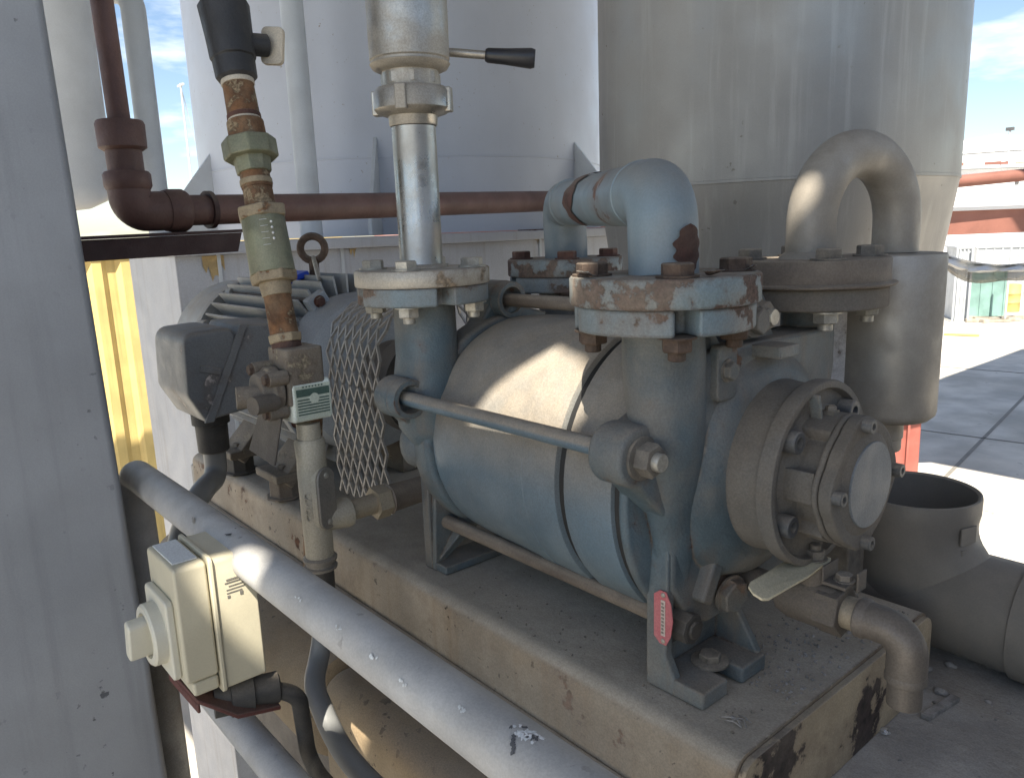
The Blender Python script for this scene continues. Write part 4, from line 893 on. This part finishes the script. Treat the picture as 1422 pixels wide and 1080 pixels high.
fast('bolt', 'bolt_dusty', t, (sx+.034, YV+.004, ZV+.035), (0, 0, 1), .0095, 'bolt'); MB().bb(sx+.047, sx+.050, YV+.005, YV+.024, ZV+.024, ZV+.047).build('stop_tab', 'valve_dusty', t, bev=.0008)
ex = Py(1262, 880, YV).x; zb = Py(1268, 982, YV).z
MB().tube([(x3-.010, YV, ZV), (ex, YV, ZV), (ex, YV, ZV-.052)], .0205, .040, 32, 12).build('elbow', 'elbow_stainless', t)
MB().cyl((ex, YV, ZV-.050), (ex, YV, zb), .0178, seg=32).build('spout', 'elbow_stainless', t)
MB().ring((ex, YV, ZV-.052), (0, 0, 1), [(-.004, .0185), (-.002, .0215), (.003, .0215), (.006, .0205), (.006, .0185)], 32).build('socket_rim', 'elbow_stainless', t)
MB().ring((x3-.004, YV, ZV), (1, 0, 0), [(-.006, .0195), (-.004, .0225), (.003, .0225), (.006, .0205), (.006, .0195)], 32).build('socket_rim', 'elbow_stainless', t)

# big grey plastic tee on the slab
TR, TY = .080, 1.195
TX = Py(1268, 700, TY).x; TZ = SLZ+.004+TR; zr = Py(1276, 679, TY).z
t = thing('plastic_tee', (TX, TY, SLZ), 'large dusty grey plastic pipe tee with an open upright mouth on the slab', 'pipe tee')
MB().lathe((TX-.42, TY, TZ), (1, 0, 0), [(0, TR*.97), (.42+.17, TR*.97)], 64).build('run', 'pvc_grey', t)
g = MB(); BRK = 1.17
rings = []; seg = 64
# flared saddle blending the branch into the run
for k in range(9):
    u = k/8; rings.append((u, .034*(1-u)**2.6))
R2 = []
for u, ext in rings:
    ring = []
    for i in range(seg):
        a = 2*math.pi*i/seg; x = (TR*.98*(1+(BRK-1)*u)+ext)*math.cos(a); y = (TR*.965*(1+(BRK-1)*u))*math.sin(a)
        zsad = math.sqrt(max(0, (TR*.975)**2-min(abs(y), TR*.97)**2)); zst = TZ+zsad-.002; ztop = TZ+TR+.056
        ring.append((TX+x, TY+y, zst+(ztop-zst)*u if u > 0 else zst-.004))
    R2.append(ring)
g.loops(R2, False, False); g.build('saddle', 'pvc_grey', t, smooth=80)
MB().ring((TX, TY, TZ+TR+.054), (0, 0, 1), [(0, TR*1.146), (zr-TZ-TR-.054-.006, TR*1.150), (zr-TZ-TR-.054-.001, TR*1.14), (zr-TZ-TR-.054, TR*1.11), (zr-TZ-TR-.057, TR*1.065), (-.05, TR*1.03)], 72).build('mouth', 'pvc_grey', t)
MB().ring((TX+.172, TY, TZ), (1, 0, 0), [(-.012, TR*.96), (-.010, TR*1.035), (.03, TR*1.045), (.032, TR*.96)], 64).build('socket_rim', 'pvc_grey', t)
MB().lathe((TX+.175, TY, TZ), (1, 0, 0), [(0, TR*.955), (.9, TR*.955)], 64).build('pipe', 'pvc_grey', t)
p = Py(1348, 738, TY)
a = R_(-16)
for dz, w2, hh in ((-.045, .032, .026), (-.071, .024, .010)):
    q = Vector((TX, TY, zr+dz))+Vector((math.cos(a), math.sin(a), 0))*(TR*1.150); MB().box(q, (.003, w2, hh), Matrix.Rotation(a, 3, 'Z')).build('moulded_mark', 'pvc_grey', t, bev=.001)
# saddle clip at the right edge
p = Pz(1405, 925, SLZ); MB().ring((TX+.30, TY, TZ), (1, 0, 0), [(-.02, TR*.962), (-.02, TR*1.02), (.02, TR*1.02), (.02, TR*.962)], 48).build('pipe_clip', 'pale_steel', t)
b = MB(); q = Pz(1402, 920, SLZ)
b.prism([(q.x-.03, q.y-.012, SLZ+.001), (q.x+.12, q.y-.012, SLZ+.001), (q.x+.12, q.y-.012, SLZ+.030), (q.x+.02, q.y-.012, SLZ+.022), (q.x-.012, q.y-.012, SLZ+.026), (q.x-.03, q.y-.012, SLZ+.045)], (0, .003, 0))
tag(b.build('torn_bracket', 'conduit_cast'), 'torn beige sheet metal bracket in front of the plastic pipe', 'bracket')

# ================================================================== MOTOR
t = MOT = thing('electric_motor', (-1.7, AXY, BZ), 'grey finned electric motor with lifting eye on the tan skid', 'motor')
axl([(-1.93, .150), (-1.47, .150)], 'stator', 'motor_grey', t)
axl([(-2.16, .02), (-2.158, .150), (-2.12, .176), (-1.965, .178), (-1.963, .186), (-1.945, .190), (-1.930, .188), (-1.929, .158)], 'fan_cover', 'motor_grey', t)
fin = MB(); fin.box((0, 0, .170), (.44, .0045, .044)); bmesh.ops.recalc_face_normals(fin.bm, faces=fin.bm.faces); fme = bpy.data.meshes.new('cooling_fin'); fin.bm.to_mesh(fme); fin.bm.free(); fme.materials.append(MATS['motor_grey'])
for i in range(40):
    a = 2*math.pi*i/40
    if 1.75 < a < 2.15: continue
    o = bpy.data.objects.new('cooling_fin', fme); COL.objects.link(o); o.parent = t; o.location = Vector((-1.70, AXY, AXZ))-wloc(t); o.rotation_euler.x = a; o.scale = (1, 1, 1+.07*math.cos(2*a))
# end shield on the drive side
axl([(-1.475, .152), (-1.474, .166), (-1.452, .168), (-1.435, .164), (-1.39, .158), (-1.355, .118), (-1.345, .085), (-1.335, .06), (-1.32, .055)], 'end_shield', 'motor_bell', t)
for a in (R_(118), R_(62), R_(152), R_(208)):
    c = Vector((-1.462, AXY+.176*math.cos(a), AXZ+.176*math.sin(a))); MB().box(c, (.026, .045, .03), Matrix.Rotation(a-math.pi/2, 3, 'X')).build('bolt_lug', 'motor_bell', t, bev=.004)
    fast('bolt', 'dark_rust', t, c+Vector((.013, 0, 0)), (1, 0, 0), .010, 'bolt'); MB().cyl(c-Vector((.013, 0, 0)), (-1.93, c.y, c.z), .006, seg=12).build('through_rod', 'bolt_rust', t)
    MB().cyl((-1.945, c.y, c.z), (-1.90, c.y, c.z), .014, seg=16).build('rod_boss', 'motor_grey', t)
# lifting eye and blue plate on top
p = Py(434, 345, AXY); ce = Vector((p.x, AXY, max(p.z, AXZ+.235))); P = disc_pts(ce, (.8, -.6, .0), .027, 24)
g = MB(); n = 24; rings = []
for i in range(n+1):
    c = P[i % n]; rad = (c-ce).normalized(); axd = Vector((.8, -.6, 0)).normalized(); rings.append([c+(rad*math.cos(2*math.pi*k/10)+axd*math.sin(2*math.pi*k/10))*.0085 for k in range(10)])
g.loops(rings, False, False); g.cyl((ce.x, ce.y, AXZ+.150), (ce.x, ce.y, ce.z-.026), .011); g.lathe((ce.x, ce.y, AXZ+.19), (0, 0, 1), [(0, .022), (.006, .022)], 20); g.build('lifting_eye', 'bolt_rust', t)
MB().box((ce.x-.02, ce.y-.045, AXZ+.198), (.075, .05, .014), Matrix.Rotation(.3, 3, 'X')).build('blue_plate', 'motor_blue_plate', t, bev=.003)
MB().tube([(ce.x, ce.y, ce.z-.02), (ce.x+.05, ce.y-.02, ce.z-.04), (ce.x+.10, ce.y-.04, AXZ+.19)], .005, .02, 10).build('tie_wire', 'bolt_zinc', t)
# feet on the near side, with blocks
for x in (-1.77, -1.52):
    g = MB(); g.prism([(x-.045, .70, 1.10), (x+.045, .70, 1.10), (x+.05, .615, 1.012), (x-.05, .615, 1.012)], (0, .02, -.02)); g.bb(x-.055, x+.055, .60, .70, 1.008, 1.026); g.build('foot', 'cast_dirty', t, bev=.004)
    MB().lathe((x, .640, BZ+.001), (0, 0, 1), [(0, .042), (.005, .042), (.006, .034), (.045, .034)], 8).build('foot_block', 'brown_flange' if x > -1.6 else 'rubber_black', t, bev=.002)
    fast('bolt', 'bolt_dusty', t, (x+.01, .635, 1.0265), (0, 0, 1), .011, 'foot_bolt')
    MB().bb(x-.05, x+.05, AXY+.10, AXY+.2, BZ+.001, 1.08).build('foot', 'cast_dirty', t, bev=.004)
# terminal box: diagonal split cover
jx0, jx1 = -1.64, -1.455; Y0, Y1 = .447, .590; Z0, Z1 = 1.172, 1.338
t = thing('terminal_box', (-1.55, .5, Z0), 'dark grey motor terminal box with a diagonal cover seam and chipped paint', 'terminal box')
def jpoly(x, P): return [(x, y, z) for y, z in P]
outer = [(Y0-.004, Z0+.050), (Y0+.002, Z1), (Y1-.03, Z1+.004), (Y1-.115, Z0-.006), (Y0+.024, Z0-.004)]
inner = [(Y1-.027, Z1+.004), (Y1+.09, Z1-.004), (Y1+.09, Z0+.02), (Y1-.112, Z0-.004)]
def round2(P, r, n=5):
    P = [Vector(p) for p in P]; Q = []; m = len(P)
    for i in range(m):
        a, b_, c_ = P[i-1], P[i], P[(i+1) % m]; d0 = (a-b_).normalized(); d1 = (c_-b_).normalized(); ang = d0.angle(d1); f = min(r/math.tan(ang/2), (a-b_).length*.45, (c_-b_).length*.45)
        p0 = b_+d0*f; p1 = b_+d1*f
        for k in range(n+1): u = k/n; Q.append(p0*(1-u)**2+b_*2*u*(1-u)+p1*u*u)
    return Q
ro = round2(outer, .026); cg = sum(ro, Vector((0, 0)))/len(ro); g = MB()
g.loops([[(x, cg.x+(p.x-cg.x)*k, cg.y+(p.y-cg.y)*k) for p in ro] for x, k in ((jx0, .86), (jx0+.006, .95), (jx0+.018, 1), (jx1-.016, 1), (jx1-.010, .99), (jx1-.004, .965), (jx1-.001, .93), (jx1, .88))]); g.build('cover', 'jbox_grey', t, smooth=60)
MB().prism(jpoly(jx0+.002, inner), (jx1-jx0-.006, 0, 0)).build('base', 'jbox_grey', t, bev=.006)
MB().prism([(jx1-.004, Y1-.036, Z1+.006), (jx1-.004, Y1-.020, Z1+.006), (jx1-.004, Y1-.104, Z0-.006), (jx1-.004, Y1-.122, Z0-.006)], (.008, 0, 0)).build('seam_lip', 'jbox_grey', t, bev=.002)
MB().box((jx1-.001, Y0+.044, Z0+.092), (.008, .042, .014), Matrix.Rotation(-.3, 3, 'X')).build('moulded_rib', 'jbox_grey', t, bev=.003)
c0 = Vector((-1.53, .505, Z0-.004)); MB().lathe(c0, (0, 0, -1), [(0, .036), (.02, .036), (.022, .031), (.075, .030), (.078, .027)], 28).build('cable_gland', 'rubber_black', t)
b = MB(); q1 = c0+Vector((0, 0, -.07)); q2 = Py(272, 690, .43); q3 = Py(241, 765, .39); q4 = Vector((-1.12, .35, .86))
b.tube([q1, q1+Vector((0, 0, -.06)), q2, q3, q4], .0215, .09, 20, 8)
tag(b.build('motor_cable_conduit', 'conduit_grey'), 'dark grey flexible conduit dropping from the terminal box behind the handrail', 'conduit')

# ---- coupling guard of expanded metal
gx0, gx1 = -1.285, -1.100
t = thing('coupling_guard', (-1.18, AXY, BZ), 'expanded metal mesh guard wrapped over the shaft coupling', 'guard')
prof = [(.650, 1.03), (.647, 1.12), (.645, 1.20), (.645, 1.29)]
for i in range(1, 7):
    a = R_(180-15*i); prof.append((.735+.09*math.cos(a), 1.295+.09*math.sin(a)))
for i in range(0, 7):
    a = R_(90-15*i); prof.append((.871+.09*math.cos(a), 1.295+.09*math.sin(a)))
prof += [(.961, 1.16), (.955, 1.06), (.95, BZ+.004)]
MB().bb(gx0+.01, gx1-.01, .945, .949, BZ+.001, 1.0).build('fixing_strip', 'mesh_steel', t)
# arc-length table
S = [0]
for a, c in zip(prof, prof[1:]): S.append(S[-1]+math.hypot(c[0]-a[0], c[1]-a[1]))
def on_prof(s):
    for i in range(len(S)-1):
        if s <= S[i+1]:
            u = (s-S[i])/(S[i+1]-S[i]); return prof[i][0]+(prof[i+1][0]-prof[i][0])*u, prof[i][1]+(prof[i+1][1]-prof[i][1])*u
    return prof[-1]
g = MB(); cw, chh = (gx1-gx0)/7.0, .052; rows = int(S[-1]/(chh/2))
def strand(p, q, r=.0019):
    p = Vector(p); q = Vector(q); u, v, d = basis(q-p, (1, 0, 0) if abs((q-p).normalized().x) < .9 else None); w2 = .0042
    g.loops([[c+u*w2*0.55+v*r, c-u*w2*.55+v*r, c-u*w2*.55-v*r, c+u*w2*.55-v*r] for c in (p, q)])
for j in range(rows):
    s0, s1 = j*S[-1]/rows, (j+1)*S[-1]/rows; ya, za = on_prof(s0); yb, zb = on_prof(s1)
    for i in range(8):
        xa = gx0+cw*(i+(.5 if j % 2 else 0)); 
        for sgn in (-.5, .5):
            xb = xa+sgn*cw
            if gx0-.001 <= xb <= gx1+.001 and xa <= gx1+.001: strand((xa, ya, za), (xb, yb, zb))
g.build('expanded_mesh', 'mesh_steel', t, smooth=0)
axl([(-1.32, .05), (-1.318, .078), (-1.25, .080), (-1.246, .095), (-1.20, .095), (-1.196, .080), (-1.14, .080), (-1.138, .05)], 'coupling', 'rubber_black', thing('shaft_coupling', (-1.22, AXY, AXZ), 'dark round shaft coupling behind the mesh guard', 'coupling'), 40)

# ================================================================== SOLENOID WATER LINE
DW = 1.12; K = DW/FPX
def S_(py): return Pd(318+(py-50)*.186, py, DW)
t = thing('water_line', S_(490), 'upright rusty water line with black valve, union and green sight glass above a solenoid valve', 'pipe')
def seg_(y0, y1, hw0, hw1, m, name, sides=28, a0=0., bev=.0008):
    p, q = S_(y1), S_(y0); return MB().lathe(p, q-p, [(0, hw1*K), ((q-p).length, hw0*K)], sides, a0).build(name, m, t, bev=bev, smooth=40)
seg_(-60, 9, 22, 24, 'ivory', 'upper_pipe')
p, q = S_(113), S_(4); MB().lathe(p, q-p, [(0, 24*K), (.004, 28*K), (.03, 29*K), (.032, 31*K), ((q-p).length*.55, 32*K), ((q-p).length-.004, 35*K), ((q-p).length, 31*K)], 10, .3).build('black_valve', 'black_valve', t, bev=.002)
pc = S_(60); bd = Vector((.12, 1, .02)).normalized(); st = MB().lathe(pc+bd*.025, bd, [(0, .016), (.028, .016), (.03, .013)], 20).build('valve_stem', 'black_valve', t)
tgp = pc+bd*.062; MB().rbox(tgp, (.034, .010, .054), .008, axis=1, rot=Matrix.Rotation(-.12, 3, 'X') @ Matrix.Rotation(.75, 3, 'Z')).build('valve_tag', 'ivory', st, bev=.002)
seg_(112, 119, 22.5, 22.5, 'ivory', 'thread_tape'); seg_(118, 166, 21, 22, 'orange_rust', 'nipple'); seg_(160, 166, 23, 23, 'dark_rust', 'thread'); seg_(165, 170, 22, 22, 'ivory', 'thread_tape')
seg_(169, 198, 25, 25.5, 'orange_rust', 'coupling', 28, 0, .002); seg_(195, 221, 37.5, 37.5, 'green_bronze', 'union_nut', 8, .35, .003); seg_(220, 241, 26, 24, 'green_bronze', 'union_tail', 8, .2, .0015); seg_(240, 262, 20, 21, 'orange_rust', 'nipple'); seg_(250, 258, 22, 22, 'brass_dirty', 'thread')
seg_(262, 292, 20, 21, 'orange_rust', 'nipple'); seg_(289, 305, 36, 35, 'brass_dirty', 'hex_nut', 6, .15, .003)
sg = seg_(304, 380, 29.5, 30.5, 'green_bronze', 'sight_glass', 36)
p, q = S_(345), S_(322); dcam = (CAM-p); 
ctr = S_(335); ax_ = (S_(310)-S_(370)).normalized(); lat = ax_.cross((CAM-ctr).normalized()).normalized(); nrm = lat.cross(ax_)
if nrm.dot(CAM-ctr) < 0: nrm = -nrm
rsg = 30.6*K
def on_glass(ang, h): return ctr+ax_*h+(nrm*math.cos(ang)+lat*math.sin(ang))*rsg
for i, hgt in enumerate((.020, .012, .004, -.004)):
    c = on_glass(-.32 if lat.dot(RM @ Vector((1, 0, 0))) < 0 else .32, hgt); MB().ball(c, .0019, seg=8).build('scale_figure', 'far_white', sg)
for i in range(5):
    g = MB(); sg0 = -.32 if lat.dot(RM @ Vector((1, 0, 0))) < 0 else .32; P0 = [on_glass(sg0*(-.55+k*.25), .024-i*.009) for k in range(5)]; g.tube([p_+nrm*.0004 for p_ in P0], .0004, 0, 6); g.build('scale_line', 'cover_label', sg)
seg_(378, 393, 33, 32, 'brass_dirty', 'hex_nut', 6, .5, .003); seg_(392, 411, 22, 20, 'brass_dirty', 'bush'); seg_(410, 466, 18.5, 19.5, 'orange_rust', 'nipple'); seg_(464, 476, 24, 23, 'brass_dirty', 'collar', 8, 0, .002); seg_(475, 488, 20, 21, 'dark_rust', 'thread')
c = S_(520)+Vector((.0, .008, 0)); vb = MB().rbox(c, (.062, .058, .082), .006, axis=2).build('solenoid_valve_body', 'cast_dirty', t, bev=.003)
bc = c+Vector((-.004, -.032, -.018)); MB().lathe(bc, (0, -1, 0), [(0, .034), (.014, .034), (.016, .030), (.030, .026), (.031, .02)], 28).build('bonnet', 'cast_dirty', t, bev=.002)
for a in (.6, 2.2, 3.8, 5.3):
    d = Vector((math.cos(a), 0, math.sin(a))); MB().cyl(bc+d*.036+Vector((0, .004, 0)), bc+d*.036+Vector((0, -.024, 0)), .0105, seg=14).build('bonnet_boss', 'cast_dirty', t, bev=.001); fast('bolt', 'bolt_rust', t, bc+d*.036+Vector((0, -.024, 0)), (0, -1, 0), .0075, 'bolt')
MB().cyl(bc+Vector((.010, -.02, -.006)), bc+Vector((-.002, -.058, -.004)), .016, seg=20).build('plunger_tube', 'cast_dirty', t); MB().cyl(bc+Vector((.024, -.014, -.012)), bc+Vector((.034, -.050, -.012)), .013, seg=20).build('plunger_tube', 'valve_dusty', t)
g = MB(); g.prism([c+Vector((-.045, -.045, -.055)), c+Vector((.03, -.045, -.055)), c+Vector((.015, -.055, -.125)), c+Vector((-.075, -.055, -.118))], (0, .004, 0)); g.build('bracket_plate', 'valve_dusty', t, bev=.002)
p, q = Py(408, 592, .505), Py(419, 690, .515); MB().cyl(c+Vector((.012, .015, -.04)), (q.x, q.y, BZ-.08), .0145, seg=20).build('down_pipe', 'orange_rust', t)

# ================================================================== CONDUIT BODY with green topped switch
LX = -1.04; LP = lambda px, py: Px(px, py, LX); KL = 1.085/FPX
c = LP(437, 690); LY = c.y; zl = lambda py: Py(437, py, LY).z
t = thing('conduit_body', (LX, LY, zl(780)), 'beige cast conduit body with grey oval cover and a pale green capped switch on top', 'conduit body')
cc = Vector((LX, LY, zl(557))); cap = MB().rbox(cc-Vector((.013, 0, 0)), (.072, .062, .060), .008, axis=1).build('switch_cap', 'switch_green', t, bev=.004)
fx = LX+.0232
MB().bb(fx, fx+.0012, LY-.0265, LY+.0275, cc.z-.026, cc.z+.024).build('label_panel', 'label_pale', cap)
MB().bb(fx+.0013, fx+.0018, LY-.025, LY+.026, cc.z+.008, cc.z+.019).build('label_band', 'label_dark', cap)
for i in range(6):
    zb_ = cc.z+.0035-i*.0042; MB().bb(fx+.0013, fx+.0018, LY-.024, LY+.025, zb_-.0012, zb_+.0008).build('label_line', 'label_dark', cap)
MB().lathe((fx+.0013, LY+.002, cc.z+.004), (1, 0, 0), [(0, .0075), (.0009, .0075)], 20).build('label_roundel', 'label_pale', cap)
for i in range(7): MB().bb(fx+.0013, fx+.0017, LY-.015+i*.0048, LY-.0125+i*.0048, cc.z+.0208, cc.z+.0228).build('label_mark', 'label_dark', cap)
MB().lathe((LX, LY, zl(616)), (0, 0, 1), [(0, 17*KL), (zl(590)-zl(616), 17*KL)], 28).build('neck', 'conduit_cast', t)
MB().lathe((LX, LY, zl(768)), (0, 0, 1), [(0, 21*KL), (zl(655)-zl(768), 22*KL), (zl(640)-zl(768), 21*KL), (zl(615)-zl(768), 22.5*KL), (zl(611)-zl(768), 20*KL)], 32).build('body', 'conduit_cast', t)
cn = Vector((.93, .36, 0)).normalized(); cu = Vector((-cn.y, cn.x, 0)); cm = Vector((LX, LY, zl(689)))+cn*.018
def stadium(c, u, w2, h2, n=10):
    P = []
    for i in range(n+1): a = math.pi*i/n; P.append(c+u*w2*math.cos(a)+Vector((0, 0, h2-w2+w2*math.sin(a))))
    for i in range(n+1): a = math.pi+math.pi*i/n; P.append(c+u*w2*math.cos(a)+Vector((0, 0, -(h2-w2)+w2*math.sin(a))))
    return P
MB().prism(stadium(cm-cn*.012, cu, .0185, .049), cn*.0155).build('cover_seat', 'conduit_cast', t, bev=.0015)
cv = MB().prism(stadium(cm+cn*.0037, cu, .0178, .048), cn*.0045).build('cover_plate', 'conduit_cover', t, bev=.0015)
for s in (-1, 1): fast('rivet', 'bolt_zinc', cv, cm+cn*.0082+Vector((0, 0, s*.036)), cn, .0048, 'screw')
br = Vector((LX+.004, LY+.022, zl(720))); oy = Vector((0, 1, .02)).normalized()
MB().lathe(br-oy*.02, oy, [(0, .018), (.030, .0215), (.044, .0235), (.050, .0225), (.051, .0165)], 28).build('side_hub', 'conduit_cast', t)
MB().cyl(br+oy*.028, br+oy*.082, .0160, seg=24).build('nipple', 'brass_nipple', t); MB().hexa(br+oy*.074, oy, .0265, .026, .2, 6, .1).build('hex_bush', 'brass_nipple', t)
MB().lathe(br+oy*.099, oy, [(0, .0225), (.003, .025), (.006, .0225), (.055, .021), (.09, .021)], 24).build('inlet_pipe', 'brown_flange', t)
MB().lathe((LX, LY, zl(782)), (0, 0, 1), [(0, 24*KL), (.004, 25*KL), (.006, 21*KL), (.012, 21*KL), (.014, 25*KL), (.018, 25.5*KL), (.021, 22*KL)], 32).build('lock_ring', 'conduit_cover', t)
MB().lathe((LX, LY, zl(850)), (0, 0, 1), [(0, 16*KL), (zl(815)-zl(850), 18*KL), (zl(782)-zl(850), 19*KL)], 28).build('rubber_boot', 'rubber_black', t)
def text(body, size, m, parent, mtx, name='lettering', ext=.0004):
    cu_ = bpy.data.curves.new(name, 'FONT'); cu_.body = body; cu_.size = size; cu_.extrude = ext; cu_.align_x = 'CENTER'; cu_.align_y = 'CENTER'
    to = bpy.data.objects.new(name, cu_); COL.objects.link(to); dg = bpy.context.evaluated_depsgraph_get(); me = bpy.data.meshes.new_from_object(to.evaluated_get(dg)); bpy.data.objects.remove(to); bpy.data.curves.remove(cu_)
    me.transform(mtx); me.materials.clear(); return obj(name, me, m, parent, smooth=0)
# raised cast lettering up the side of the body
tn = Vector((.80, -.60, 0)).normalized(); tp = Vector((LX, LY, zl(697)))+tn*22.0*KL; tx = Vector((0, 0, 1)); ty = tn.cross(tx)
for off, s_ in ((.0045, 'GSM72'), (-.0045, '8 7B8')):
    M4 = Matrix((tx, ty, tn)).transposed().to_4x4(); M4.translation = tp+ty*off-tn*.0008; text(s_, .0155, 'conduit_cast', t, M4, 'cast_lettering', .0012)
b = MB(); P = [Vector((LX, LY, zl(840))), Vector((LX+.006, LY-.02, zl(890))), Py(434, 950, .43), Py(468, 1035, .42), Py(525, 1100, .42), Py(700, 1225, .42)]
b.tube(P, .0155, .05, 22, 10); tag(b.build('flexible_conduit', 'conduit_grey'), 'smooth grey flexible conduit hanging below the beige conduit body', 'conduit')

# ================================================================== ISOLATOR SWITCH
x0, x1 = -.952, -.852; z0, z1 = .985, 1.148
t = thing('isolator_switch', (-.90, .27, z0), 'cream plastic rotary isolator switch box fixed under the handrail', 'switch')
MB().rbox((-.902, .288, (z0+z1)/2-.001), (x1-x0, .050, z1-z0), .006, axis=1).build('back_box', 'cream_plastic', t, bev=.003)
MB().rbox((-.902, .2615, (z0+z1)/2), (x1-x0+.006, .005, z1-z0+.006), .007, axis=1).build('gasket_lip', 'cream_plastic', t, bev=.0015)
cv = MB(); cv.rbox((-.902, .2395, (z0+z1)/2+.010), (x1-x0-.002, .0375, z1-z0-.022), .006, axis=1); cv.bb(x0+.004, x1-.004, .228, .258, z0+.002, z0+.020); cv = cv.build('cover', 'cream_plastic', t, bev=.004)
MB().bb(x0+.010, x1-.016, .226, .253, z1-.0008, z1+.0012).build('cover_label', 'cover_label', cv, bev=.0004)
MB().rbox((-.905, .2165, 1.058), (.080, .010, .098), .008, axis=1).build('raised_panel', 'cream_light', cv, bev=.003)
ds = MB().ring((-.905, .2115, 1.058), (0, -1, 0), [(0, .02), (0, .037), (.012, .0365), (.0145, .034), (.0145, .027), (.004, .025)], 40).build('dial_ring', 'cream_light', t)
MB().lathe((-.905, .2112, 1.058), (0, -1, 0), [(0, .026), (.004, .026)], 32).build('dial_face', 'cream_light', t)
MB().rbox((-.905, .192, 1.058), (.018, .030, .050), .006, axis=1, rot=Matrix.Rotation(.25, 3, 'Y')).build('knob', 'cream_light', t, bev=.003)
lb = (x1+.0002, .286, 1.112)
for dy, dz, w2, h2 in ((-.001, .012, .018, .0018), (-.001, .0085, .022, .0010), (.002, .004, .020, .0008), (0, .0, .022, .0008), (-.002, -.004, .018, .0008), (.006, -.008, .0035, .0045), (-.009, -.0085, .003, .003)):
    MB().bb(x1-.0012, x1-.0006, .287+dy-w2/2, .287+dy+w2/2, 1.106+dz-h2/2, 1.106+dz+h2/2).build('print_mark', 'conduit_cover', t)
for o in [q for q in t.children if q.name.startswith('print_mark')]: o.location.x += .0014
g = MB(); g.prism([(-.955, .228, .975), (-.862, .232, .975), (-.845, .270, .945), (-.85, .325, .930), (-.955, .325, .945)], (0, 0, .006)); g.prism([(-.955, .227, .975), (-.862, .231, .974), (-.862, .231, .962), (-.955, .227, .965)], (0, .004, 0))
g.build('mounting_plate', 'maroon_steel', t, bev=.002, label='dark maroon steel plate under the isolator')
MB().bb(-.945, -.885, .3135, .322, .972, 1.108).build('mounting_bracket', 'post_galvanised', t, bev=.002)
a = Vector((-.882, .256, .958)); d = Vector((.22, .9, -.05)).normalized()
MB().lathe(a, d, [(0, .020), (.018, .020), (.019, .0235), (.045, .0235), (.046, .019), (.075, .019), (.077, .015)], 28).build('cable_gland', 'rubber_black', t)
b = MB(); b.tube([a+d*.06, a+d*.095+Vector((.01, 0, -.01)), Py(430, 1060, .37), Py(490, 1130, .37), Py(640, 1260, .37)], .0105, .035, 16, 8); tag(b.build('isolator_cable', 'rubber_black'), 'black cable running from the isolator gland along the middle rail', 'cable')
